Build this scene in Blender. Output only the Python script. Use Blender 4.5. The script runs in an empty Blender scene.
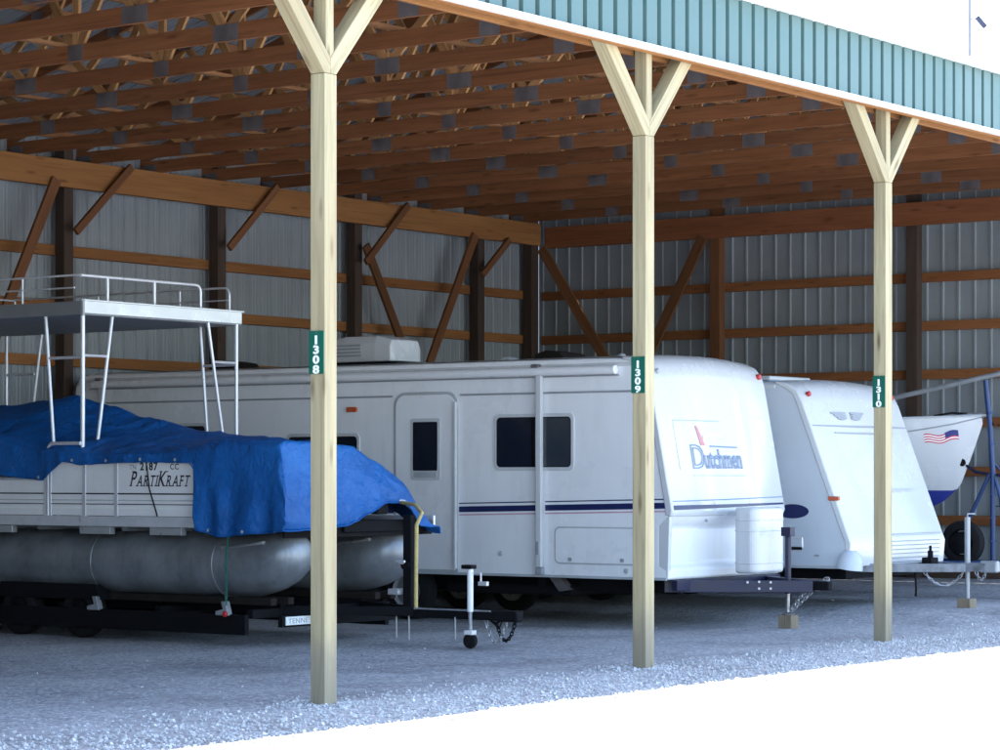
import bpy, bmesh, math, random
from mathutils import Vector, Matrix, noise
R = math.radians
rnd = random.Random(7)
S = bpy.context.scene
COL = S.collection
WM = {}

# ------------------------------------------------------------------ materials
MATS = {}
def nodes(name):
    m = bpy.data.materials.new(name); m.use_nodes = True
    nt = m.node_tree
    return m, nt, nt.nodes['Principled BSDF']
def L(nt, a, b): nt.links.new(a, b)
def val(nt, kind, **kw):
    n = nt.nodes.new(kind)
    for k, v in kw.items():
        if k in n.inputs: n.inputs[k].default_value = v
        else: setattr(n, k, v)
    return n
def ramp(nt, fac, stops):
    r = nt.nodes.new('ShaderNodeValToRGB'); e = r.color_ramp.elements
    while len(e) < len(stops): e.new(0.5)
    for i, (p, c) in enumerate(stops):
        e[i].position = p; e[i].color = (*c, 1) if len(c) == 3 else c
    L(nt, fac, r.inputs[0]); return r
def coord(nt, scale=(1,1,1), rand=False):
    tc = nt.nodes.new('ShaderNodeTexCoord'); mp = nt.nodes.new('ShaderNodeMapping')
    L(nt, tc.outputs['Object'], mp.inputs['Vector']); mp.inputs['Scale'].default_value = scale
    if rand:
        oi = nt.nodes.new('ShaderNodeObjectInfo'); mu = val(nt, 'ShaderNodeMath', operation='MULTIPLY')
        L(nt, oi.outputs['Random'], mu.inputs[0]); mu.inputs[1].default_value = 40
        cx = nt.nodes.new('ShaderNodeCombineXYZ')
        for i in range(3): L(nt, mu.outputs[0], cx.inputs[i])
        L(nt, cx.outputs[0], mp.inputs['Location'])
    return mp.outputs[0]
def mixc(nt, fac, a, b, mode='MIX'):
    n = nt.nodes.new('ShaderNodeMix'); n.data_type = 'RGBA'; n.blend_type = mode
    for sock, v in ((n.inputs[0], fac), (n.inputs[6], a), (n.inputs[7], b)):
        if hasattr(v, 'is_linked') or hasattr(v, 'links'): L(nt, v, sock)
        elif isinstance(v, tuple): sock.default_value = (*v, 1)
        else: sock.default_value = v
    return n.outputs[2]
def bump(nt, b, h, strength, dist=0.01):
    n = nt.nodes.new('ShaderNodeBump'); n.inputs['Strength'].default_value = strength
    n.inputs['Distance'].default_value = dist
    L(nt, h, n.inputs['Height']); L(nt, n.outputs[0], b.inputs['Normal'])

def mat(name, col, rough=0.5, metal=0.0, var=0.12, scale=3.0, bmp=0.0, spec=0.5, dirt=None, coat=0.0):
    if name in MATS: return MATS[name]
    m, nt, b = nodes(name)
    v = coord(nt)
    n = val(nt, 'ShaderNodeTexNoise', Scale=scale, Detail=5.0, Roughness=0.6); L(nt, v, n.inputs['Vector'])
    lo = tuple(c*(1-var) for c in col); hi = tuple(min(1, c*(1+var)) for c in col)
    c = ramp(nt, n.outputs['Fac'], [(0.3, lo), (0.7, hi)]).outputs[0]
    if dirt:
        vs = coord(nt, (2.5, 2.5, 0.35))
        d = val(nt, 'ShaderNodeTexNoise', Scale=3.0, Detail=6.0, Roughness=0.7); L(nt, vs, d.inputs['Vector'])
        f = ramp(nt, d.outputs['Fac'], [(0.50, (0,0,0)), (0.78, (dirt[1],)*3)])
        c = mixc(nt, f.outputs[0], c, dirt[0])
    L(nt, c, b.inputs['Base Color'])
    rr = ramp(nt, n.outputs['Fac'], [(0.3, (max(0.05, rough-0.08),)*3), (0.7, (min(1, rough+0.08),)*3)])
    L(nt, rr.outputs[0], b.inputs['Roughness'])
    b.inputs['Metallic'].default_value = metal
    b.inputs['Specular IOR Level'].default_value = spec
    b.inputs['Coat Weight'].default_value = coat
    if bmp:
        n2 = val(nt, 'ShaderNodeTexNoise', Scale=scale*6, Detail=4.0); L(nt, v, n2.inputs['Vector'])
        bump(nt, b, n2.outputs['Fac'], bmp, 0.004)
    MATS[name] = m
    return m

def wood(name, col, axis='Z', contrast=0.35, knots=0.6, rvar=0.35, tint=None, splash=False):
    if name in MATS: return MATS[name]
    m, nt, b = nodes(name)
    sc = {'X': (1.1, 22, 22), 'Y': (22, 1.1, 22), 'Z': (22, 22, 1.1)}[axis]
    kc = {'X': (1.6, 7, 7), 'Y': (7, 1.6, 7), 'Z': (7, 7, 1.6)}[axis]
    v = coord(nt, sc, True)
    n = val(nt, 'ShaderNodeTexNoise', Scale=1.0, Detail=6.0, Roughness=0.65, Distortion=0.6); L(nt, v, n.inputs['Vector'])
    lo = tuple(c*(1-contrast) for c in col); hi = tuple(min(1, c*(1+contrast*0.7)) for c in col)
    c = ramp(nt, n.outputs['Fac'], [(0.32, lo), (0.5, col), (0.7, hi)]).outputs[0]
    vk = coord(nt, kc, True)
    k = val(nt, 'ShaderNodeTexVoronoi', Scale=1.0); L(nt, vk, k.inputs['Vector'])
    kf = ramp(nt, k.outputs['Distance'], [(0.06, (knots,)*3), (0.2, (0,0,0))])
    c = mixc(nt, kf.outputs[0], c, tuple(x*f for x, f in zip(col, (0.28, 0.22, 0.2))))
    # long blotches, per board variation
    vb = coord(nt, {'X': (.5,3,3), 'Y': (3,.5,3), 'Z': (3,3,.5)}[axis], True)
    n3 = val(nt, 'ShaderNodeTexNoise', Scale=1.0, Detail=3.0); L(nt, vb, n3.inputs['Vector'])
    f3 = ramp(nt, n3.outputs['Fac'], [(0.35, (0,)*3), (0.7, (0.6,)*3)])
    c = mixc(nt, f3.outputs[0], c, tint or tuple(x*f for x, f in zip(col, (0.72, 0.62, 0.55))))
    if splash:                       # mud splashed up from the gravel, a ragged tide line
        vg = coord(nt, (1, 1, 1)); sx = nt.nodes.new('ShaderNodeSeparateXYZ'); L(nt, vg, sx.inputs[0])
        vn = coord(nt, (9, 9, 5)); ns = val(nt, 'ShaderNodeTexNoise', Scale=1.0, Detail=6.0, Roughness=0.7); L(nt, vn, ns.inputs['Vector'])
        ma = val(nt, 'ShaderNodeMath', operation='MULTIPLY_ADD'); L(nt, ns.outputs['Fac'], ma.inputs[0]); ma.inputs[1].default_value = -0.62; L(nt, sx.outputs[2], ma.inputs[2])
        fs = ramp(nt, ma.outputs[0], [(0.0, (0.5,)*3), (0.25, (0,)*3)])
        c = mixc(nt, fs.outputs[0], c, (0.24, 0.215, 0.18))
    vc = coord(nt, {'X': (.5,70,70), 'Y': (70,.5,70), 'Z': (70,70,.5)}[axis], True)
    n5 = val(nt, 'ShaderNodeTexNoise', Scale=1.0, Detail=2.0); L(nt, vc, n5.inputs['Vector'])
    f5 = ramp(nt, n5.outputs['Fac'], [(0.63, (0,)*3), (0.70, (0.55,)*3)])
    c = mixc(nt, f5.outputs[0], c, tuple(x*0.35 for x in col))
    oi = nt.nodes.new('ShaderNodeObjectInfo')
    rr = ramp(nt, oi.outputs['Random'], [(0, (1-rvar,)*3), (1, (1+0.0,)*3)])
    c = mixc(nt, 1.0, c, rr.outputs[0], 'MULTIPLY')
    L(nt, c, b.inputs['Base Color'])
    b.inputs['Roughness'].default_value = 0.75
    b.inputs['Specular IOR Level'].default_value = 0.25
    bump(nt, b, n.outputs['Fac'], 0.35, 0.004)
    MATS[name] = m
    return m

TREATED = (0.46, 0.40, 0.245)
W_POST = wood('treated_post_wood', TREATED, 'Z', 0.30, 0.85, 0.12, tint=(0.31, 0.24, 0.14), splash=True)
W_TRUSS_Y = wood('truss_wood', (0.32, 0.132, 0.055), 'Y', 0.30, 0.6, 0.35)
W_TRUSS_Z = wood('lit_web_wood', (0.54, 0.29, 0.12), 'Z', 0.30, 0.6, 0.35)  # paler than the chords: light glints put into the web colour
W_TRUSS_X = wood('purlin_wood', (0.40, 0.20, 0.09), 'X', 0.30, 0.6, 0.35)
W_BEAM_X = wood('header_wood', (0.36, 0.165, 0.055), 'X', 0.22, 0.7, 0.15)
W_BEAM_Y = wood('plate_wood', (0.27, 0.10, 0.042), 'Y', 0.25, 0.7, 0.15)
W_GIRT_X = wood('girt_wood', (0.33, 0.145, 0.05), 'X', 0.25, 0.6, 0.25)
W_GIRT_Y = wood('girt_wood_cross', (0.29, 0.115, 0.042), 'Y', 0.25, 0.6, 0.25)
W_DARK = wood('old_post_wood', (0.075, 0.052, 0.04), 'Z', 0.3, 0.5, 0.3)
W_BRACE = wood('brace_wood', (0.22, 0.095, 0.04), 'Z', 0.3, 0.5, 0.4)
W_SKIRT = wood('skirt_wood', (0.10, 0.065, 0.05), 'Y', 0.3, 0.3, 0.1)
W_BLOCK = wood('block_wood', (0.30, 0.25, 0.18), 'Z', 0.3, 0.5, 0.1)
WALL = mat('galvanised_wall_sheet', (0.255, 0.285, 0.305), 0.5, 0.1, 0.10, 1.2, dirt=((0.18, 0.185, 0.18), 0.35))
ROOFM = mat('galvanised_roof_sheet', (0.30, 0.34, 0.39), 0.45, 0.3, 0.10, 1.2)
TEAL = mat('teal_steel_cladding', (0.066, 0.132, 0.128), 0.4, 0.0, 0.06, 1.5, spec=0.4)
TRIM = mat('white_steel_trim', (0.80, 0.80, 0.79), 0.4, 0.0, 0.04)
PLATE = mat('galvanised_truss_plate', (0.165, 0.150, 0.155), 0.5, 0.3, 0.35, 3)
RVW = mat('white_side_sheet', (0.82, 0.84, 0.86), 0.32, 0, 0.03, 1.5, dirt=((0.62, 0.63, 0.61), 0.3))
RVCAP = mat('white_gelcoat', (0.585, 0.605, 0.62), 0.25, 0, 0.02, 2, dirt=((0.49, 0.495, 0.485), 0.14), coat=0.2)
RVG = mat('pale_grey_side_sheet', (0.53, 0.58, 0.63), 0.35, 0, 0.04, 1.5, dirt=((0.45, 0.47, 0.48), 0.15))
RVROOF = mat('roof_membrane', (0.62, 0.60, 0.58), 0.7, 0, 0.15, 4)
SEAM = mat('grey_seam', (0.30, 0.32, 0.35), 0.5)
SEAML = mat('pale_seam', (0.42, 0.45, 0.47), 0.5)
NAVY = mat('navy_paint', (0.012, 0.018, 0.09), 0.35)
PINK = mat('faded_pink_paint', (0.55, 0.33, 0.42), 0.4)
GLASS = mat('dark_window_glass', (0.012, 0.014, 0.02), 0.08, 0, 0.1, spec=0.6)
GLASSL = mat('curtained_window_glass', (0.035, 0.042, 0.05), 0.12, 0, 0.15, spec=0.6)
BLACKM = mat('black_steel', (0.006, 0.006, 0.008), 0.75, 0, 0.3, 6, spec=0.15)
BLUEBLK = mat('navy_black_steel', (0.012, 0.014, 0.045), 0.45, 0, 0.2, 6)
RUBBER = mat('tyre_rubber', (0.010, 0.010, 0.011), 0.85, 0, 0.3, 10, spec=0.2)
RIM = mat('grey_wheel_rim', (0.50, 0.51, 0.52), 0.4, 0.3)
GALVD = mat('worn_silver_frame', (0.20, 0.215, 0.235), 0.55, 0.2, 0.4, 9)
RIMD = mat('dull_wheel_rim', (0.24, 0.245, 0.25), 0.5, 0.2)
GALV = mat('galvanised_pipe', (0.33, 0.35, 0.37), 0.45, 0.4, 0.15, 8)
CHROME = mat('chain_steel', (0.45, 0.45, 0.46), 0.35, 0.7, 0.2, 20)
WHITEP = mat('white_paint', (0.80, 0.80, 0.80), 0.4)
ALU = mat('weathered_aluminium', (0.23, 0.25, 0.27), 0.38, 0.4, 0.40, 1.6, dirt=((0.10, 0.11, 0.12), 0.7))
ALUL = mat('bright_aluminium', (0.46, 0.48, 0.50), 0.32, 0.5, 0.06, 4)
ALUP = mat('aluminium_tube', (0.66, 0.68, 0.72), 0.35, 0.35, 0.08, 6)
FENCE = mat('white_fence_sheet', (0.80, 0.81, 0.82), 0.4, 0, 0.05, 2, dirt=((0.62, 0.62, 0.62), 0.3))
DECKG = mat('grey_deck_edge', (0.22, 0.235, 0.25), 0.5, 0.2, 0.1)
UNDER = mat('dark_deck_underside', (0.06, 0.06, 0.065), 0.8)
GREEN = mat('dark_green_sign', (0.005, 0.10, 0.065), 0.4, 0, 0.08)
SIGNW = mat('sign_white', (0.85, 0.87, 0.85), 0.5, 0, 0.02)
BLACKT = mat('black_lettering', (0.015, 0.015, 0.025), 0.5)
SLATE = mat('slate_blue_lettering', (0.20, 0.27, 0.40), 0.5)
REDL = mat('red_lens', (0.45, 0.03, 0.03), 0.25)
ORANGEL = mat('amber_lens', (0.50, 0.09, 0.03), 0.25)
REDT = mat('faded_red_print', (0.60, 0.25, 0.27), 0.5)
PINKT = mat('pale_red_print', (0.74, 0.62, 0.63), 0.5)
REDF = mat('flag_red', (0.55, 0.05, 0.08), 0.5)
BLUEF = mat('flag_blue', (0.02, 0.03, 0.17), 0.5)
BLUEB = mat('blue_bottom_paint', (0.012, 0.025, 0.22), 0.6, 0, 0.12)
BLUEP = mat('blue_painted_pipe', (0.010, 0.038, 0.13), 0.45, 0, 0.12)
YELLOW = mat('yellow_webbing', (0.50, 0.40, 0.16), 0.85, 0, 0.2, 15)
GREENS = mat('green_webbing', (0.03, 0.16, 0.12), 0.85, 0, 0.2, 15)
BROWNC = mat('brown_cover_cloth', (0.022, 0.018, 0.016), 0.9, 0, 0.3, 6, spec=0.1)
SILV = mat('silver_print', (0.45, 0.47, 0.48), 0.4, 0.3)
MASTG = mat('pale_mast_paint', (0.20, 0.20, 0.22), 0.5)

def tarp_mat():
    m, nt, b = nodes('blue_polytarp')
    v = coord(nt)
    n = val(nt, 'ShaderNodeTexNoise', Scale=1.8, Detail=6.0, Roughness=0.6); L(nt, v, n.inputs['Vector'])
    c = ramp(nt, n.outputs['Fac'], [(0.3, (0.003, 0.075, 0.27)), (0.55, (0.005, 0.105, 0.37)), (0.75, (0.012, 0.14, 0.44))]).outputs[0]
    L(nt, c, b.inputs['Base Color']); b.inputs['Roughness'].default_value = 0.5
    b.inputs['Specular IOR Level'].default_value = 0.35
    n2 = val(nt, 'ShaderNodeTexNoise', Scale=9.0, Detail=6.0, Roughness=0.6, Distortion=1.2); L(nt, v, n2.inputs['Vector'])
    bump(nt, b, n2.outputs['Fac'], 0.9, 0.03)
    return m
TARP = tarp_mat()

def gravel_mat(name, stones=False):
    m, nt, b = nodes(name)
    v = coord(nt)
    vo = val(nt, 'ShaderNodeTexVoronoi', Scale=26.0); L(nt, v, vo.inputs['Vector'])
    bw = nt.nodes.new('ShaderNodeSeparateColor'); L(nt, vo.outputs['Color'], bw.inputs[0])
    c = ramp(nt, bw.outputs[0], [(0.0, (0.34, 0.345, 0.36)), (0.45, (0.47, 0.48, 0.495)), (0.8, (0.49, 0.50, 0.51)), (1.0, (0.66, 0.665, 0.665))]).outputs[0]
    if stones: c = mixc(nt, 1.0, c, (1.0, 1.0, 0.99), 'MULTIPLY')
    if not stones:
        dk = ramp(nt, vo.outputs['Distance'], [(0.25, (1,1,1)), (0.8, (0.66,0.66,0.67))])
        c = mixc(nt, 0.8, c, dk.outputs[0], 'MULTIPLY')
        n = val(nt, 'ShaderNodeTexNoise', Scale=0.5, Detail=7.0, Roughness=0.65); L(nt, v, n.inputs['Vector'])
        f = ramp(nt, n.outputs['Fac'], [(0.34, (0.55,0.55,0.56)), (0.5, (0.86,0.86,0.86)), (0.66, (1,1,1))])
        c = mixc(nt, 1.0, c, f.outputs[0], 'MULTIPLY')
        # compacted wheel tracks running out of the bays (dust along the drive)
        vt = coord(nt, (0.16, 1.3, 1))
        n2 = val(nt, 'ShaderNodeTexNoise', Scale=1.0, Detail=4.0); L(nt, vt, n2.inputs['Vector'])
        f2 = ramp(nt, n2.outputs['Fac'], [(0.50, (0,0,0)), (0.68, (0.45,0.45,0.45))])
        c = mixc(nt, f2.outputs[0], c, (0.46, 0.46, 0.45))
        n4 = val(nt, 'ShaderNodeTexNoise', Scale=60.0, Detail=4.0); L(nt, v, n4.inputs['Vector'])
        add = val(nt, 'ShaderNodeMath', operation='SUBTRACT'); L(nt, n4.outputs['Fac'], add.inputs[0]); L(nt, vo.outputs['Distance'], add.inputs[1])
        bump(nt, b, add.outputs[0], 0.6, 0.018)
    L(nt, c, b.inputs['Base Color'])
    b.inputs['Roughness'].default_value = 0.9; b.inputs['Specular IOR Level'].default_value = 0.2
    return m
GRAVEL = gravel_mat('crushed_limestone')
STONE = gravel_mat('limestone_chips', True)

# ------------------------------------------------------------------ mesh helpers
class MB:
    def __init__(s): s.v = []; s.f = []
    def add(s, vs, fs):
        o = len(s.v); s.v += [tuple(p) for p in vs]; s.f += [tuple(i+o for i in f) for f in fs]; return s
    def box(s, x0, x1, y0, y1, z0, z1):
        return s.add([(x0,y0,z0),(x1,y0,z0),(x1,y1,z0),(x0,y1,z0),(x0,y0,z1),(x1,y0,z1),(x1,y1,z1),(x0,y1,z1)],
                     [(0,3,2,1),(4,5,6,7),(0,1,5,4),(1,2,6,5),(2,3,7,6),(3,0,4,7)])
    def beam(s, p0, p1, w, d, up=(0,0,1)):
        p0, p1 = Vector(p0), Vector(p1); a = (p1-p0).normalized(); up = Vector(up)
        if abs(a.dot(up)) > 0.98: up = Vector((0,1,0))
        x = a.cross(up).normalized(); y = x.cross(a).normalized()
        vs = [p + x*sx*w/2 + y*sy*d/2 for p in (p0, p1) for sx, sy in ((-1,-1),(1,-1),(1,1),(-1,1))]
        return s.add(vs, [(3,2,1,0),(4,5,6,7),(0,1,5,4),(1,2,6,5),(2,3,7,6),(3,0,4,7)])
    def tube(s, pts, r, n=8, closed=False):
        pts = [Vector(p) for p in pts]; rs = r if isinstance(r, (list, tuple)) else [r]*len(pts)
        o = len(s.v); m = len(pts); px = None
        for i, p in enumerate(pts):
            if closed: t = pts[(i+1) % m] - pts[i-1]
            else: t = pts[min(i+1, m-1)] - pts[max(i-1, 0)]
            t.normalize()
            if px is None:
                up = Vector((0,0,1)) if abs(t.z) < 0.9 else Vector((0,1,0))
                px = t.cross(up).normalized()
            else: px = (px - t*px.dot(t)).normalized()
            py = t.cross(px)
            s.v += [tuple(p + (px*math.cos(k*2*math.pi/n) + py*math.sin(k*2*math.pi/n))*rs[i]) for k in range(n)]
        for i in range(m if closed else m-1):
            a = o+i*n; b = o+((i+1) % m)*n
            for k in range(n): s.f.append((a+k, a+(k+1)%n, b+(k+1)%n, b+k))
        if not closed:
            s.f.append(tuple(o+k for k in range(n))[::-1]); s.f.append(tuple(o+(m-1)*n+k for k in range(n)))
        return s
    def lathe(s, c, axis, prof, n=24, caps=True):          # prof: (radius, offset along axis)
        c = Vector(c); a = Vector(axis).normalized()
        up = Vector((0,0,1)) if abs(a.z) < 0.9 else Vector((1,0,0))
        x = a.cross(up).normalized(); y = a.cross(x); o = len(s.v)
        for r, h in prof:
            s.v += [tuple(c + a*h + (x*math.cos(k*2*math.pi/n) + y*math.sin(k*2*math.pi/n))*r) for k in range(n)]
        for i in range(len(prof)-1):
            for k in range(n): s.f.append((o+i*n+k, o+i*n+(k+1)%n, o+(i+1)*n+(k+1)%n, o+(i+1)*n+k))
        if caps: s.f.append(tuple(o+k for k in range(n))[::-1]); s.f.append(tuple(o+(len(prof)-1)*n+k for k in range(n)))
        return s
    def prism(s, poly, axis, a0, a1):           # poly in the other two axes (in xyz order)
        n = len(poly); o = len(s.v)
        for a in (a0, a1):
            for p, q in poly:
                s.v.append({'x': (a,p,q), 'y': (p,a,q), 'z': (p,q,a)}[axis])
        s.f.append(tuple(range(o, o+n))); s.f.append(tuple(range(o+2*n-1, o+n-1, -1)))
        for i in range(n):
            j = (i+1) % n; s.f.append((o+i, o+n+i, o+n+j, o+j))
        return s
    def grid(s, fn, nu, nv):
        o = len(s.v)
        for i in range(nu+1):
            for j in range(nv+1): s.v.append(tuple(fn(i/nu, j/nv)))
        for i in range(nu):
            for j in range(nv):
                a = o+i*(nv+1)+j; s.f.append((a, a+nv+1, a+nv+2, a+1))
        return s
    def slab(s, fn_out, fn_in, nu, nv):
        o = len(s.v); s.grid(fn_out, nu, nv); o2 = len(s.v); s.grid(fn_in, nu, nv)
        idx = lambda i, j: i*(nv+1)+j
        ring = [(i,0) for i in range(nu)] + [(nu,j) for j in range(nv)] + [(i,nv) for i in range(nu,0,-1)] + [(0,j) for j in range(nv,0,-1)]
        for a, b in zip(ring, ring[1:]+ring[:1]): s.f.append((o+idx(*a), o+idx(*b), o2+idx(*b), o2+idx(*a)))
        return s
    def mesh(s, name, m, smooth=False):
        me = bpy.data.meshes.new(name); me.from_pydata(s.v, [], s.f)
        bm = bmesh.new(); bm.from_mesh(me); bmesh.ops.recalc_face_normals(bm, faces=bm.faces); bm.to_mesh(me); bm.free()
        me.materials.append(m)
        if smooth:
            me.polygons.foreach_set('use_smooth', [True]*len(me.polygons))
            if smooth != 'all': me.set_sharp_from_angle(angle=R(38))
        me.update(); return me
    def build(s, name, m, parent=None, smooth=False, bevel=0, seg=2):
        o = bpy.data.objects.new(name, s.mesh(name, m, smooth)); COL.objects.link(o)
        setp(o, parent)
        if bevel:
            b = o.modifiers.new('bevel', 'BEVEL'); b.width = bevel; b.segments = seg; b.limit_method = 'ANGLE'; b.angle_limit = R(40)
            b.harden_normals = False
        return o

def setp(o, parent, W=None):
    W = W or Matrix.Identity(4)
    WM[o.name] = W
    o.matrix_basis = W
    if parent:
        o.parent = parent
        o.matrix_parent_inverse = WM[parent.name].inverted()
def thing(name, label, cat, loc=(0,0,0), group=None):
    o = bpy.data.objects.new(name, None); COL.objects.link(o); o.empty_display_size = 0.2
    o.location = loc; WM[o.name] = Matrix.Translation(loc)
    return tag(o, label, cat, group)
def tag(o, label, cat, group=None):
    o['label'] = label; o['category'] = cat
    if group: o['group'] = group
    return o
def beam_obj(name, p0, p1, w, d, m, parent, bevel=0.004, up=(0,1,0)):
    """a board with its own grain: local Z runs along it; w across, d along 'up'"""
    p0, p1 = Vector(p0), Vector(p1); a = p1-p0; ln = a.length; a.normalize(); up = Vector(up)
    x = up.cross(a).normalized(); y = a.cross(x)
    W = Matrix(((x.x,y.x,a.x,p0.x),(x.y,y.y,a.y,p0.y),(x.z,y.z,a.z,p0.z),(0,0,0,1)))
    o = bpy.data.objects.new(name, MB().box(-w/2,w/2,-d/2,d/2,0,ln).mesh(name, m)); COL.objects.link(o)
    setp(o, parent, W); return o
def rrect(a0, a1, b0, b1, r, n=5, corners=(1,1,1,1)):
    pts = []
    for k, (cx, cy, t0) in enumerate(((a1-r,b1-r,0),(a0+r,b1-r,90),(a0+r,b0+r,180),(a1-r,b0+r,270))):
        if corners[k]:
            for i in range(n+1):
                t = R(t0 + 90*i/n); pts.append((cx+r*math.cos(t), cy+r*math.sin(t)))
        else:
            pts.append(((a1,b1),(a0,b1),(a0,b0),(a1,b0))[k])
    return pts
def text_mb(txt, size, shear=0, extrude=0.002, outline=0, spacing=1.0, bold=0):
    cu = bpy.data.curves.new('t', 'FONT'); cu.body = txt; cu.size = size; cu.shear = shear
    cu.space_character = spacing; cu.resolution_u = 3
    if outline: cu.fill_mode = 'NONE'; cu.bevel_depth = outline; cu.bevel_resolution = 0
    else: cu.extrude = extrude; cu.offset = bold
    o = bpy.data.objects.new('t', cu); COL.objects.link(o)
    dg = bpy.context.evaluated_depsgraph_get(); me = bpy.data.meshes.new_from_object(o.evaluated_get(dg))
    mb = MB().add([v.co[:] for v in me.vertices], [tuple(p.vertices) for p in me.polygons])
    bpy.data.objects.remove(o); bpy.data.curves.remove(cu); bpy.data.meshes.remove(me)
    return mb
def extent(mb):
    xs = [v[0] for v in mb.v]; ys = [v[1] for v in mb.v]; return min(xs), max(xs), min(ys), max(ys)
def fit(mb, w=None, h=None):
    x0, x1, y0, y1 = extent(mb); sx = w/(x1-x0) if w else 1; sy = h/(y1-y0) if h else sx
    if not w: sx = sy
    mb.v = [((x-x0)*sx, (y-y0)*sy, z) for x, y, z in mb.v]; return mb
def remap(mb, fn): mb.v = [tuple(fn(*p)) for p in mb.v]; return mb
def smooth01(a, b, x):
    t = min(1, max(0, (x-a)/(b-a))); return t*t*(3-2*t)
def lerp(a, b, t): return a+(b-a)*t
def interp(tab, x):
    if x <= tab[0][0]: return tab[0][1]
    for (a, ya), (b, yb) in zip(tab, tab[1:]):
        if x <= b:
            t = (x-a)/(b-a); return ya+(yb-ya)*t
    return tab[-1][1]

# ------------------------------------------------------------------ ground
def gz(x, y):
    z = 0.13*smooth01(10.9, 13.0, x)*smooth01(-0.6, 0.9, y) + 0.05*smooth01(15, 19, x)*smooth01(-0.6, 0.9, y)
    z += 0.012*noise.noise((x*0.7, y*0.7, 3)) * (1 if -20 < x < 30 and -15 < y < 14 else 0)
    return z - 0.004
def ground():
    def axis(lo, hi, step, far):
        a = [lo + i*step for i in range(int((hi-lo)/step)+1)]
        pre = [lo - d for d in reversed(far)]; post = [a[-1] + d for d in far]
        return pre + a + post
    far = [1, 3, 8, 20, 50, 120, 300, 700]
    xs = axis(-18, 24, 0.35, far); ys = axis(-15, 13, 0.35, far)
    b = MB(); b.v = [(x, y, gz(x, y)) for x in xs for y in ys]; n = len(ys)
    b.f = [(i*n+j, (i+1)*n+j, (i+1)*n+j+1, i*n+j+1) for i in range(len(xs)-1) for j in range(n-1)]
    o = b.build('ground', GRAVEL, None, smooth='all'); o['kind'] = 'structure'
ground()
def stones():
    b = MB(); r = random.Random(3)
    n = 0
    while n < 13000:
        x = r.uniform(-4.5, 15.5); y = r.gauss(-0.9, 0.65) if n % 12 else r.uniform(-2.5, 4.5)
        if y < -1.6 or y > 5: continue
        if n % 9 == 0:                # heaped round the posts
            pu = r.choice((0, 4.36, 8.84, 13.3)); an = r.uniform(0, 6.28); rr_ = .10 + abs(r.gauss(0, .16)); x = pu + rr_*math.cos(an); y = rr_*math.sin(an)
        n += 1
        s = r.uniform(0.005, 0.0125) * (1.4 if r.random() < 0.10 else 1) * (1 if y < 0.4 else 0.55)
        z = gz(x, y) + s*0.3
        M = Matrix.Rotation(r.uniform(0, 6.28), 3, (r.uniform(-1,1), r.uniform(-1,1), r.uniform(-1,1.01)))
        vs = []
        for q in ((-1,-1,-1),(1,-1,-1),(1,1,-1),(-1,1,-1),(-1,-1,1),(1,-1,1),(1,1,1),(-1,1,1)):
            p = M @ Vector((q[0]*s*r.uniform(.5,1.15), q[1]*s*r.uniform(.5,1.1), q[2]*s*r.uniform(.4,.85)))
            vs.append((x+p.x, y+p.y, z+p.z))
        b.add(vs, [(0,3,2,1),(4,5,6,7),(0,1,5,4),(1,2,6,5),(2,3,7,6),(3,0,4,7)])
    o = b.build('gravel', STONE); o['kind'] = 'stuff'
    tag(o, 'loose pale gravel chips scattered along the open front of the shed', 'gravel')
stones()

# ------------------------------------------------------------------ the shed
U0, U1 = -9.0, 20.0            # end walls
VB = 12.2                      # back wall, inner posts
ZH = 5.80                      # top of headers
barn = thing('pole_barn', 'long open-fronted pole barn with teal fascia and timber trusses over the parked trailers', 'pole barn')

def ribbed(length, pitch, depth, rib=0.055, slope=0.016, minor=True):
    """profile points (s, h) along a ribbed sheet"""
    pts = [(0, 0)]; k = int(length/pitch)
    for i in range(k+1):
        c = i*pitch + 0.08
        if c + rib/2 + slope > length: break
        pts += [(c-rib/2-slope, 0), (c-rib/2, depth), (c+rib/2, depth), (c+rib/2+slope, 0)]
        for q in (0.38, 0.65) if minor else ():
            m = c + pitch*q
            if m + 0.02 < length: pts += [(m-0.02, 0), (m-0.008, depth*0.22), (m+0.008, depth*0.22), (m+0.02, 0)]
    pts.append((length, 0)); return pts
def sheet(fn, prof, m, name, parent=None, thick=0.0):
    """fn(s, h, end) -> point; end 0/1 across the ribs"""
    b = MB(); n = len(prof)
    b.v = [tuple(fn(s, h, e)) for e in (0, 1) for s, h in prof]
    b.f = [(i, i+1, n+i+1, n+i) for i in range(n-1)]
    o = b.build(name, m, parent)
    if thick:
        md = o.modifiers.new('thick', 'SOLIDIFY'); md.thickness = thick; md.offset = 0
    return o
# wall sheets stand outside the girts
sheet(lambda s, h, e: (U0+s, 12.32-h+0.0, (-0.12, 6.17)[e]), ribbed(U1-U0+0.2, 0.228, 0.02), WALL, 'wall_panel', barn, 0.002)
sheet(lambda s, h, e: (U1+0.12-h, 12.3-s, (-0.12, 6.0)[e]), ribbed(12.3, 0.26, 0.022, 0.028, 0.012, False), WALL, 'wall_panel', barn, 0.002)
sheet(lambda s, h, e: (U0-0.12+h, 12.3-s, (-0.12, 6.0)[e]), ribbed(12.3, 0.26, 0.022, 0.028, 0.012, False), WALL, 'wall_panel', barn, 0.002)
PITCH = 0.30
def rz(v): return ZH + 0.30 + PITCH*min(v, VB-v)          # top of the top chord
for x in (U1+0.10, U0-0.10):
    b = MB(); b.prism([(-0.1, 6.0), (VB+0.1, 6.0), (VB+0.1, rz(VB)+0.09), (VB/2, rz(VB/2)+0.09), (-0.1, rz(0)+0.09)], 'x', x-0.004, x+0.004)
    b.build('gable_panel', WALL, barn)
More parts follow.
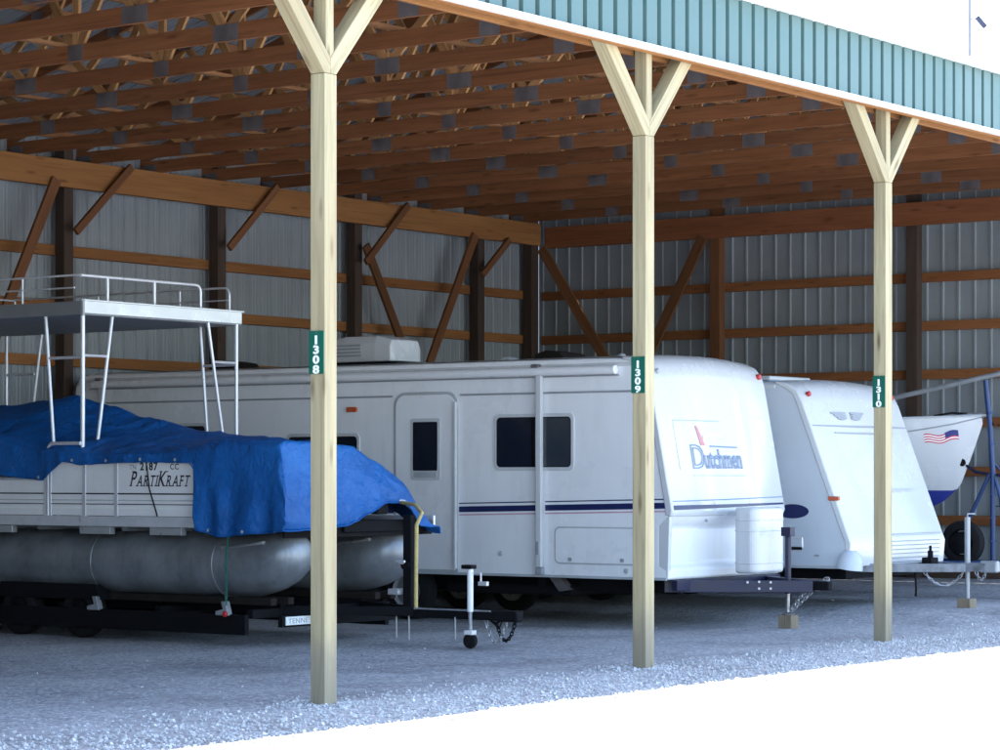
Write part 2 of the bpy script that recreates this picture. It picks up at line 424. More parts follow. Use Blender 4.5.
# skirt boards
MB().box(U1-0.02, U1+0.06, 0, 12.2, 0.02, 0.32).build('skirt_board', W_SKIRT, barn, bevel=0.005)
MB().box(U0, U1-0.05, 12.16, 12.26, 0.02, 0.30).build('skirt_board', W_SKIRT, barn, bevel=0.005)
# girts
for k in range(7):
    z = 4.64 - 0.722*k
    if z < 0.5: break
    MB().box(U0, U1-0.03, 12.20, 12.285, z-0.07, z+0.07).build('wall_girt', W_GIRT_X, barn, bevel=0.004)
    MB().box(U1+0.0, U1+0.085, 0.05, 12.17, z-0.07, z+0.07).build('wall_girt', W_GIRT_Y, barn, bevel=0.004)
    MB().box(U0-0.085, U0, 0.05, 12.17, z-0.07, z+0.07).build('wall_girt', W_GIRT_Y, barn, bevel=0.004)
# inner posts of the back wall and the end wall
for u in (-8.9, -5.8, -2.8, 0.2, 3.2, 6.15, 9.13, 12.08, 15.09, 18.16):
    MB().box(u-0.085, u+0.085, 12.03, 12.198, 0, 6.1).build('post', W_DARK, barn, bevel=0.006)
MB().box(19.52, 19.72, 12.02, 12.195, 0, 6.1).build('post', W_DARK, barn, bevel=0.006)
for v in (8.73, 5.31, 1.9):
    MB().box(19.83, 19.995, v-0.09, v+0.09, 0, 6.1).build('post', W_BRACE if v > 8 else W_DARK, barn, bevel=0.006)
# headers
MB().box(U0, U1-0.35, 11.93, 12.028, 5.44, ZH-0.002).build('header_beam', W_BEAM_X, barn, bevel=0.005)
MB().box(19.72, 19.826, 0.12, 11.9, 5.40, 5.74).build('header_beam', W_BEAM_Y, barn, bevel=0.005)
MB().box(U0, U1+0.1, -0.155, -0.082, 5.395, ZH-0.002).build('header_beam', W_BEAM_X, barn, bevel=0.005)
MB().box(U0, U1+0.1, 0.082, 0.13, 5.40, ZH-0.002).build('header_beam', W_BEAM_X, barn, bevel=0.005)
# braces along the back wall: short knees and long diagonals in V pairs
for x in (-5.8, -2.8, 0.2, 3.2, 6.15, 9.13, 12.08, 15.09, 18.0):
    l = 0.68 if x > 17 else 0.98
    beam_obj('knee_brace', (x-0.04, 11.86, 4.86), (x+l, 11.86, 5.46 + (0.34 if x < 17 else 0)), 0.10, 0.05, W_BRACE, barn)
for (x0, z0, x1, z1) in ((8.78, 5.52, 7.55, 3.1), (3.6, 5.52, 4.9, 3.1), (15.10, 5.12, 16.45, 2.9), (17.82, 5.48, 16.35, 2.9)):
    beam_obj('diagonal_brace', (x0, 11.90, z0), (x1, 11.90, z1), 0.15, 0.045, W_BRACE, barn)
for (y0, z0, y1, z1) in ((11.95, 5.4, 10.35, 3.05), (8.86, 5.42, 10.2, 3.0)):
    beam_obj('diagonal_brace', (19.70, y0, z0), (19.70, y1, z1), 0.17, 0.045, W_BRACE, barn, up=(1,0,0))
# front posts with Y braces
def front_post(u):
    p = MB().box(u-0.07, u+0.07, -0.07, 0.07, -0.1, 4.68).box(u-0.045, u+0.045, -0.062, 0.062, 4.68, 5.79).build('post', W_POST, barn, bevel=0.006)
    for s in (-1, 1):
        a = Vector((u+s*0.03, 0, 4.62)); b = Vector((u+s*0.60, 0, 5.42))
        poly = [(s*0.0005, 4.683), (s*0.0695, 4.683), (s*0.78, 5.50), (s*0.60, 5.50), (s*0.0005, 4.80)]
        M = MB().prism([(x, z) for x, z in poly], 'y', -0.0675, 0.0675)
        # own grain along the brace
        W = Matrix.Translation((u, 0, 0)) @ Matrix.Rotation(s*R(41), 4, 'Y')
        Wi = Matrix.Rotation(-s*R(41), 4, 'Y')
        M.v = [tuple(Wi @ Vector(q)) for q in M.v]
        o = bpy.data.objects.new('brace', M.mesh('brace', W_POST)); COL.objects.link(o)
        bv = o.modifiers.new('bevel', 'BEVEL'); bv.width = 0.005; bv.segments = 2; bv.limit_method = 'ANGLE'
        setp(o, p, W)
    return p
for u in (-8.85, -4.45, 0, 4.36, 8.84, 13.3, 17.7, 19.9): front_post(u)
# fascia: ribbed teal sheet between white trims
sheet(lambda s, h, e: (U0-0.1+s, -0.19-h, (5.43, 6.07)[e]), ribbed(U1-U0+0.3, 0.23, -0.048, 0.040, 0.012, False), TEAL, 'fascia_panel', barn, 0.002)
MB().box(U0-0.1, U1+0.2, -0.232, -0.16, 5.40, 5.445).build('trim', TRIM, barn, bevel=0.004)
MB().box(U0-0.1, U1+0.2, -0.30, -0.16, 6.065, 6.12).build('trim', TRIM, barn, bevel=0.004)
# trusses, 1.22 m apart
def make_truss(x):
    Tt = MB()
    Tt.box(-0.019, 0.019, -0.14, VB+0.14, ZH, ZH+0.165)
    for s in (0, 1):
        y = lambda q: q if s == 0 else VB-q
        e, m = y(-0.15), y(VB/2)
        Tt.add([(sx, yy, zz) for sx in (-0.019, 0.019) for yy, zz in ((e, rz(0)-0.185), (m, rz(VB/2)-0.14), (m, rz(VB/2)), (e, rz(0)-0.045))],
               [(0,1,2,3),(7,6,5,4),(0,4,5,1),(1,5,6,2),(2,6,7,3),(3,7,4,0)])
    o = bpy.data.objects.new('truss', Tt.mesh('truss', W_TRUSS_Y)); COL.objects.link(o)
    setp(o, barn, Matrix.Translation((x, 0, 0)))
    bp = [1.9, 4.1, 6.1, 8.1, 10.3]
    tp = [1.1, 3.0, 5.1, 7.1, 9.2, 11.1]
    kids = []
    def web(y0, y1):
        p0 = Vector((0, y0, ZH+0.12)); p1 = Vector((0, y1, rz(y1)-0.10))
        a = (p1-p0); ln = a.length; a.normalize(); xx = Vector((1,0,0)); yy = a.cross(xx)
        W = Matrix(((xx.x,yy.x,a.x,p0.x),(xx.y,yy.y,a.y,p0.y),(xx.z,yy.z,a.z,p0.z),(0,0,0,1)))
        w = bpy.data.objects.new('web', MB().box(-0.0185,0.0185,-0.044,0.044,0,ln).mesh('web', W_TRUSS_Z)); COL.objects.link(w)
        w.parent = o; w.matrix_basis = W; kids.append(w)
    for q in bp:
        for t in tp:
            if abs(t-q) < 1.3 and t != 0: web(q + (0.03 if t > q else -0.03), t)
    web(6.1, 6.1)
    for q, w, h in ((0.05,.12,.10), (1.9,.12,.16), (4.1,.16,.17), (6.1,.10,.16), (8.1,.16,.17), (10.3,.12,.16), (12.15,.12,.10)):
        for sx in (-1, 1):
            pl = bpy.data.objects.new('connector_plate', MB().box(min(sx*0.0195, sx*0.0215), max(sx*0.0195, sx*0.0215), q-w, q+w, ZH+0.004, ZH+min(0.160, h*1.1)).mesh('connector_plate', PLATE))
            COL.objects.link(pl); pl.parent = o; kids.append(pl)
    for t in tp:
        pl = bpy.data.objects.new('connector_plate', MB().box(-0.0215, -0.0195, t-0.1, t+0.1, rz(t)-0.14, rz(t)-0.02).mesh('connector_plate', PLATE))
        COL.objects.link(pl); pl.parent = o; kids.append(pl)
    return o, kids
xs = [U0 + 0.25 + 1.22*i for i in range(24)]
t0, kids = make_truss(xs[0])
for x in xs[1:]:
    o = t0.copy(); COL.objects.link(o); o.matrix_basis = Matrix.Translation((x, 0, rnd.uniform(-0.002, 0.004)))
    for k in kids:
        c = k.copy(); COL.objects.link(c); c.parent = o
# purlins, lateral braces and roof sheets
for i in range(22):
    v = i*VB/21.0
    z = rz(v)
    MB().box(U0, U1, v-0.02, v+0.02, z+0.004, z+0.092).build('purlin', W_TRUSS_X, barn)
for v in (3.05, 6.35, 9.2):
    MB().box(U0+0.1, U1-0.1, v-0.045, v+0.045, ZH+0.167, ZH+0.205).build('lateral_brace', W_TRUSS_X, barn)
for s in (0, 1):
    f = lambda ss, h, e: (U0-0.15+ss, (lerp(-0.28, VB/2, e) if s == 0 else lerp(VB+0.25, VB/2, e)),
                          (lerp(rz(0)-0.28*PITCH, rz(VB/2), e)+0.096-0.0*h) + h)
    sheet(f, ribbed(U1-U0+0.3, 0.228, 0.02), ROOFM, 'roof_panel', barn, 0.002)
MB().prism([(VB/2-.25, rz(VB/2)+.035), (VB/2, rz(VB/2)+.11), (VB/2+.25, rz(VB/2)+.035), (VB/2+.25, rz(VB/2)+.05), (VB/2, rz(VB/2)+.14), (VB/2-.25, rz(VB/2)+.05)], 'x', U0-.15, U1+.2).build('ridge_cap', TRIM, barn)
# diagonal bracing seen as loose boards between the trusses
for i, x in enumerate(xs[3:-2:2]):
    v = (2.0, 4.6, 7.4, 9.8)[i % 4]
    beam_obj('lateral_brace', (x+0.03, v, ZH+0.10), (x+1.19, v+0.25, rz(v)-0.25), 0.038, 0.085, W_TRUSS_Z, barn, up=(0,1,0.2))

# ------------------------------------------------------------------ number plates on the posts
def number_sign(u, z, txt, label):
    t = thing('number_sign', label, 'sign', (u-0.078, 0, z))
    MB().prism(rrect(-0.066, 0.076, z-0.16, z+0.16, 0.008, 3), 'x', u-0.080, u-0.073).build('plate', GREEN, t)
    h = 0.066; n = len(txt)
    for i, ch in enumerate(txt):
        mb = fit(text_mb(ch, 0.1, bold=0.004), h=h)
        x0, x1, y0, y1 = extent(mb); w = min(x1-x0, 0.055)
        k = w/(x1-x0)*1.45; zz = z + 0.118 - i*0.073 - h*0.7
        remap(mb, lambda x, y, q: (u-0.0805-q, 0.006-(x-(x1-x0)/2)*k, zz+y-0.012))
        mb.build('digit', SIGNW, t)
    for dz in (-0.148, 0.148):
        MB().lathe((u-0.0805, 0, z+dz), (-1,0,0), [(0.005,0),(0.005,0.002)], 8).build('screw', PLATE, t)
number_sign(0, 2.61, '1308', 'green number plate reading 1308 on the post by the blue tarp')
number_sign(4.36, 2.58, '1309', 'green number plate reading 1309 on the post before the white trailer side')
number_sign(8.84, 2.55, '1310', 'green number plate reading 1310 on the post before the grey-sided trailer')

# ------------------------------------------------------------------ travel trailer builder pieces
def rv_body(name, m, parent, u0, u1, prof, crown=0.05, bulge=0.0, vfront=5.0, bev=0.03, nu=14):
    b = MB(); n = len(prof)
    for i in range(nu+1):
        t = i/nu; w = 1-(2*t-1)**2
        for v, z in prof:
            b.v.append((lerp(u0, u1, t), v - (bulge*w*smooth01(1.0, 1.4, z) if v < vfront else 0), z + (crown*w if z > 2.4 else 0)))
    for i in range(nu):
        for k in range(n):
            j = (k+1) % n; b.f.append((i*n+k, (i+1)*n+k, (i+1)*n+j, i*n+j))
    b.f.append(tuple(range(n))); b.f.append(tuple(nu*n+k for k in range(n))[::-1])
    o = b.build(name, m, parent, smooth=True, bevel=bev, seg=3)
    return o
def wheel(name, c, r, w, parent, rimr=0.6, axis=(1,0,0), rim_m=None):
    t = MB().lathe(c, axis, [(r*0.62,-w/2),(r*0.86,-w/2),(r*0.96,-w*0.42),(r,-w*0.25),(r,w*0.25),(r*0.96,w*0.42),(r*0.86,w/2),(r*0.62,w/2),(r*0.55,0),(r*0.62,-w/2)], 28, False).build(name, RUBBER, parent, smooth=True)
    MB().lathe(c, axis, [(r*0.2,-w*0.47),(r*0.28,-w*0.40),(r*0.50,-w*0.36),(r*rimr*0.98,-w*0.46),(r*rimr,-w*0.50),(r*rimr,w*0.50),(r*rimr*0.98,w*0.46),(r*0.5,w*0.36),(r*0.28,w*0.40),(r*0.2,w*0.47)], 28).build('rim', rim_m or RIMD, t, smooth=True)
    a = Vector(axis)
    h = MB()
    for k in range(5):
        an = k*2*math.pi/5
        d = Vector((0, math.cos(an), math.sin(an)))*r*0.36
        p = Vector(c)+d
        h.lathe(p - a*w*0.42, a, [(0.012,0),(0.012,w*0.84)], 8)
    h.build('lug_nuts', BLACKM, t)
    return t
def side_x(u, poly, m, name, parent, t=0.01, bevel=0):
    return MB().prism(poly, 'x', u-t, u+0.02).build(name, m, parent, bevel=bevel)
def chain(p0, p1, sag, name, m, parent, n=14, lr=0.022):
    b = MB(); p0, p1 = Vector(p0), Vector(p1)
    pts = []
    for i in range(n+1):
        t = i/n; p = p0.lerp(p1, t); p.z -= sag*4*t*(1-t); pts.append(p)
    for i in range(n):
        c = (pts[i]+pts[i+1])/2; a = (pts[i+1]-pts[i]); ln = a.length*0.72; a.normalize()
        s = Vector((1,0,0)) if i % 2 else Vector((0,1,0))
        s = (s - a*s.dot(a)).normalized()
        loop = []
        for k in range(8):
            an = k*math.pi/4
            loop.append(c + a*math.cos(an)*ln + s*math.sin(an)*lr*0.8)
        b.tube(loop, 0.006, 5, closed=True)
    return b.build(name, m, parent, smooth=True)

# ------------------------------------------------------------------ the big white trailer
def big_trailer():
    A, B = 9.10, 11.54; C = (A+B)/2
    t = thing('travel_trailer', 'long white travel trailer with navy stripe, side door and raked front, behind post 1309', 'trailer', (C, 6, 0))
    prof = [(2.76,.55),(2.76,.67),(2.86,.72),(2.86,1.12),(2.735,1.24),(2.72,1.32),(3.0,2.74),(3.04,2.84),(3.11,2.92),(3.22,2.975),(3.36,2.99),(3.7,3.0),
            (11.6,3.0),(11.78,2.97),(11.88,2.86),(11.9,2.7),(11.9,.55)]
    body = rv_body('body', RVW, t, A, B, prof, 0.05, 0.05)
    # front cap
    capline = [(2.725,1.24),(2.70,1.30),(2.98,2.745),(3.02,2.855),(3.10,2.945),(3.215,3.0),(3.36,3.012)]
    inner = [(3.36,2.98),(3.16,2.93),(3.07,2.8),(2.80,1.34),(2.80,1.26)]
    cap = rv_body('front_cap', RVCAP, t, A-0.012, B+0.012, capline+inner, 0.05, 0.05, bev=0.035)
    def cap_pt(u, z, off):
        w = 1-(2*(u-A)/(B-A)-1)**2
        return (u, lerp(2.70, 2.98, (z-1.30)/(2.745-1.30)) - 0.05*w*smooth01(1.0,1.4,z) - off - .011*w*min(1, max(0, (z-1.3)/1.445)), z)
    def patch(name, m, parent, u0, u1, zf, hf, off=0.003, n=16):
        MB().slab(lambda a, b: cap_pt(lerp(u0,u1,a), zf(a)+hf(a)*b, off), lambda a, b: cap_pt(lerp(u0,u1,a), zf(a)+hf(a)*b, -0.004), n, 1).build(name, m, parent)
    # cheeks closing the recessed lower front at the sides
    for u in (A+0.001, B-0.061):
        MB().prism([(2.765,.56),(2.88,.56),(2.88,1.25),(2.74,1.25)], 'x', u, u+0.06).build('front_cheek', RVCAP, t, bevel=0.008)
    MB().prism(rrect(A+0.10, A+0.80, .74, 1.10, 0.05), 'y', 2.846, 2.87).build('storage_hatch', RVW, t, bevel=0.006)
    MB().lathe((A+0.76, 2.74, 1.19), (0,-1,0), [(0.018,0),(0.018,0.012),(0.01,0.016)], 10).build('latch', SEAM, t)
    # stripes on the cap, sweeping up to the far side
    patch('stripe', NAVY, cap, A+0.03, B-0.02, lambda a: 1.315+0.045*a, lambda a: lerp(0.052, 0.02, a))
    patch('stripe', SLATE, cap, A+0.03, B-0.02, lambda a: 1.405+0.035*a, lambda a: 0.012)
    # name plate outline, emblem and lettering
    for (u0, u1, z0, h) in ((9.36, 10.30, 2.30, 0.014),):
        patch('emblem_border', SEAML, cap, u0, u1, lambda a: z0, lambda a: h, 0.002)
    patch('emblem_border', SEAML, cap, 9.36, 9.372, lambda a: 1.76, lambda a: 0.54, 0.002, 1)
    patch('emblem_border', SEAML, cap, 9.60, 10.74, lambda a: 1.69, lambda a: 0.008, 0.002)
    D = fit(text_mb('D', 1, outline=0.02), h=0.27); remap(D, lambda x, y, q: cap_pt(9.62+x, 1.77+y, 0.004+max(0,q)*0.1)); D.build('lettering', SLATE, cap)
    E = fit(text_mb('utchmen', 1, outline=0.028, spacing=1.0), w=0.80, h=0.22); remap(E, lambda x, y, q: cap_pt(9.86+x, 1.77+y, 0.004+max(0,q)*0.1)); E.build('lettering', SLATE, cap)
    patch('lettering', SLATE, cap, 10.02, 10.60, lambda a: 2.015-0.01*a, lambda a: 0.016, 0.003)
    # faded windmill: a leaning tower and pale sails
    MB().slab(lambda a, b: cap_pt(9.79+0.09*(1-b)+ (a-0.5)*lerp(0.09, 0.04, b), 2.03+0.22*b, 0.003), lambda a, b: cap_pt(9.79+0.09*(1-b)+(a-0.5)*lerp(0.09,0.04,b), 2.03+0.22*b, -0.003), 2, 5).build('emblem', REDT, cap)
    MB().slab(lambda a, b: cap_pt(9.90+0.40*a, 2.10+0.05*b+0.03*math.sin(a*3), 0.002), lambda a, b: cap_pt(9.90+0.40*a, 2.10+0.05*b+0.03*math.sin(a*3), -0.003), 8, 1).build('emblem', PINKT, cap)
    # side stripes, trim rail, seams
    zs = lambda v: 1.335 - 0.022*(v-4)
    for name, m, d, h in (('stripe', NAVY, -0.03, 0.066), ('stripe', NAVY, 0.066, 0.013), ('stripe', PINK, -0.068, 0.016)):
        for v0, v1 in ((2.80, 4.40), (4.50, 5.62), (6.58, 11.8)):
            MB().prism([(v0, zs(v0)+d), (v1, zs(v1)+d), (v1, zs(v1)+d+h), (v0, zs(v0)+d+h)], 'x', A-0.003, A+0.02).build(name, m, body)
    for v0, v1 in ((3.12, 5.60), (6.60, 11.85)):
        MB().box(A-0.012, A+0.02, v0, v1, 2.615, 2.637).build('rain_rail', SEAM, body, bevel=0.003)
    MB().box(A-0.016, A+0.02, 3.2, 11.8, 2.905, 2.945).build('roof_edge', RVCAP, body, bevel=0.006)
    MB().box(A-0.010, A+0.02, 2.78, 11.88, 0.545, 0.575).build('skirt_trim', SEAML, body, bevel=0.003)
    # door
    side_x(A, rrect(5.63, 6.58, .57, 2.67, .16, 6, (1,1,0,0)), SEAML, 'door_frame', t, 0.010, 0.004)
    door = side_x(A, rrect(5.665, 6.545, .60, 2.635, .14, 6, (1,1,0,0)), RVW, 'door', t, 0.018, 0.004)
    side_x(A, rrect(5.88, 6.32, 1.64, 2.36, .03), RVCAP, 'window_frame', door, 0.024, 0.003)
    side_x(A, rrect(5.92, 6.28, 1.75, 2.32, .015), GLASS, 'window_pane', door, 0.027)
    MB().box(A-0.029, A, 5.93, 6.27, 1.67, 1.735).build('window_ledge', SEAML, door, bevel=0.004)
    MB().box(A-0.05, A, 5.64, 5.672, .62, 2.55).build('hinge', RVCAP, door, bevel=0.006)
    MB().box(A-0.05, A, 6.45, 6.52, 1.38, 1.52).build('handle', BLACKM, door, bevel=0.008)
    # windows
    def window(v0, v1, z0, z1, split=None):
        w = side_x(A, rrect(v0-0.05, v1+0.05, z0-0.05, z1+0.05, .07), RVCAP, 'window', t, 0.014, 0.004)
        side_x(A, rrect(v0-0.012, v1+0.012, z0-0.012, z1+0.012, .05), BLACKM, 'seal', w, 0.0155)
        if split:
            side_x(A, rrect(split+0.025, v1, z0, z1, .04), GLASS, 'pane', w, 0.017)
            side_x(A, rrect(v0, split-0.025, z0, z1, .04), GLASSL, 'pane', w, 0.017)
        else: side_x(A, rrect(v0, v1, z0, z1, .05), GLASS, 'pane', w, 0.017)
    window(4.05, 5.06, 1.80, 2.345, 4.56)
    window(7.15, 8.20, 1.55, 2.15)
    window(9.6, 10.9, 1.75, 2.3)
    # luggage hatch low on the side
    h = side_x(A, rrect(3.02, 4.27, .70, 1.12, .07), SEAML, 'luggage_hatch', t, 0.006, 0.002)
    side_x(A, rrect(3.035, 4.255, .715, 1.105, .06), RVW, 'hatch_door', h, 0.012, 0.003)
    for v in (3.35, 4.05): MB().box(A-0.022, A, v-0.025, v+0.025, .735, .775).build('latch', SEAM, h, bevel=0.004)
    for v, z in ((5.02, .80), (3.30, .64)): MB().lathe((A, v, z), (-1,0,0), [(0.03,0),(0.03,0.01),(0.015,0.014)], 12).build('outlet', SEAML, t)
    side_x(A, rrect(7.14, 7.29, 2.45, 2.51, .015), ORANGEL, 'marker_light', t, 0.03, 0.005)
    MB().lathe((11.42, 3.005-0.01, 2.845), (0,-1,0.2), [(0.035,-0.02),(0.035,0.03),(0.02,0.04)], 12).build('marker_light', REDL, t)
    MB().lathe((9.24, 2.99, 2.845), (0,-1,0.2), [(0.03,-0.02),(0.03,0.02),(0.02,0.03)], 12).build('marker_light', SEAML, t)
    # awning rolled along the side and its folded arms
    aw = MB().lathe((A-0.055, 3.4, 2.868), (0,1,0), [(0.03,0),(0.05,0.01),(0.05,8.1),(0.03,8.11)], 16).build('awning_roll', RVW, t, smooth=True)
    MB().box(A-0.03, A, 3.4, 11.6, 2.80, 2.812).build('awning_rail', SEAM, aw)
    for v in (4.45, 11.35):
        am = MB().box(A-0.075, A-0.018, v-0.038, v+0.038, .66, 2.92).build('awning_arm', RVCAP, t, bevel=0.01)
        MB().box(A-0.07, A, v-0.045, v+0.045, .58, .655).build('foot_bracket', SEAM, am, bevel=0.01)
        MB().box(A-0.083, A-0.02, v-0.01, v+0.10, 2.86, 2.95).build('end_bracket', PLATE, am, bevel=0.01)
        MB().box(A-0.09, A-0.07, v-0.02, v+0.02, .80, .95).build('handle', SEAM, am, bevel=0.005)
    # roof gear
    rf = MB().grid(lambda a, b: (lerp(A+0.04, B-0.04, a), lerp(3.45, 11.6, b), 3.012+0.05*(1-(2*a-1)**2)), 10, 2).build('roof_membrane', RVROOF, t, smooth=True)
    ac = MB()
    for v, du, dz in ((7.14,.24,.0),(7.18,.30,.24),(7.4,.32,.29),(7.9,.32,.29),(8.25,.30,.24),(8.3,.26,.0)):
        ac.v += [(C-.25+du*s, v, 3.085+k) for s, k in ((-1,0),(-1,dz*.7+.02),(-.85,dz+.025),(.85,dz+.025),(1,dz*.7+.02),(1,0))]
    for i in range(5):
        for k in range(6): j=(k+1)%6; ac.f.append((i*6+k,(i+1)*6+k,(i+1)*6+j,i*6+j))
    ac.f += [tuple(range(6)), tuple(range(35,29,-1))]
    a_ = ac.build('air_conditioner', RVCAP, t, bevel=0.02)
    MB().box(C-.53, C+.03, 7.10, 8.34, 3.045, 3.083).build('gasket', BLACKM, a_)
    for k in range(4): MB().box(C-.583, C-.50, 7.62, 8.15, 3.15+k*.042, 3.172+k*.042).build('vent_slot', SEAM, a_)
    for v, u, m, s in ((5.03, C, BROWNC, .26), (6.0, C+.3, SEAML, .10), (9.9, C-.3, BROWNC, .24), (4.3, C+.2, SEAML, .05)):
        MB().prism([(v-s,3.04),(v+s,3.04),(v+s*.7,3.10+s*.12),(v+s*.2,3.12+s*.18),(v-s*.6,3.11+s*.1)], 'x', u-s, u+s).build('roof_vent', m, t, bevel=0.02)
    # underside, axles, wheels
    fr = MB()
    for u in (A+.45, B-.45): fr.box(u-.04, u+.04, 2.9, 11.7, .38, .549)
    for v in (3.3, 4.6, 7.4, 9.2, 11.2): fr.box(A+.2, B-.2, v-.04, v+.04, .42, .54)
    fr.build('chassis', BLACKM, t)
    MB().box(A+.25, B-.25, 4.2, 6.0, .33, .45).build('underbelly_tank', BLACKM, t, bevel=0.03)
    for v in (6.45, 7.25):
        MB().tube([(A+.1, v, .34), (B-.1, v, .34)], .035, 10).build('axle', BLACKM, t)
        for u in (A+.16, B-.16): wheel('wheel', (u, v, .335), .335, .2, t)
    MB().prism([(4.2,.40),(4.35,.55),(4.5,.55),(4.35,.38)], 'x', A+.2, A+.3).build('step', PLATE, t)
    # A-frame, propane cover, jack, coupler and chains
    fa = MB()
    for s in (-1, 1): fa.beam((C+s*1.0, 2.95, .47), (C+s*.05, 1.62, .47), .065, .13)
    fa.box(A+.1, B-.1, 2.70, 2.77, .43, .548)
    for q in (-.12, .0, .12): pass
    fa.build('tongue_frame', BLUEBLK, t, bevel=0.006)
    hl = MB()
    for k, (du, dz) in enumerate(((-.10,.05),(0,.055),(.10,.05),(.0,-.02),(.10,-.02))):
        c = Vector((C-.42+du*.8, 2.10+du*-1.0, .47+dz)); hl.lathe(c + Vector((-.03,-.035,0)), (-.75,-.66,0), [(0.014,0),(0.014,0.006)], 8)
    hl.build('bolt_heads', RIM, t)
    MB().prism([(C-.05,.43),(C+.05,.43),(C+.05,.53),(C-.05,.53)], 'y', 1.42, 1.66).build('coupler', BLACKM, t, bevel=0.015)
    pc = MB().prism(rrect(9.98, 10.66, 2.17, 2.48, .11, 6), 'z', .605, 1.34).build('propane_cover', RVCAP, t, bevel=0.035, seg=3)
    for z in (1.20, 1.08, .72):
        MB().prism(rrect(9.973, 10.667, 2.163, 2.487, .115, 6), 'z', z-.008, z+.008).build('moulded_rib', RVCAP, pc, bevel=0.005)
    jk = MB().tube([(C+.02, 1.97, .16), (C+.02, 1.97, .60)], .022, 10).build('jack_tube', CHROME, t, smooth=True)
    MB().tube([(C+.02, 1.97, .38), (C+.02, 1.97, 1.02)], .034, 12).box(C-.035,C+.075,1.91,2.03,1.02,1.12).build('jack_housing', BLUEBLK, jk, bevel=0.006)
    MB().tube([(C+.02,1.91,1.0),(C+.02,1.79,1.0),(C+.02,1.79,.90)], .012, 8).build('crank', RIM, jk)
    MB().lathe((C+.02, 1.97, .145), (0,0,1), [(.07,0),(.07,.012),(.03,.03)], 14).build('jack_foot', PLATE, jk)
    chain((C-.07, 1.66, .46), (C+.02, 1.95, .19), .0, 'safety_chain', CHROME, t, 11)
    chain((C+.16, 1.56, .56), (C+.03, 1.93, .18), .0, 'safety_chain', CHROME, t, 14)
    chain((C+.06, 1.5, .47), (C+.17, 1.55, .56), .05, 'safety_chain', CHROME, t, 7)
    return t
big_trailer()
bk = MB().box(10.34-.085, 10.34+.085, 1.88, 2.05, -0.01, .143).build('wood_block', W_BLOCK, None, bevel=0.008)
tag(bk, 'short wooden block under the chained jack of the long white trailer', 'wood block')

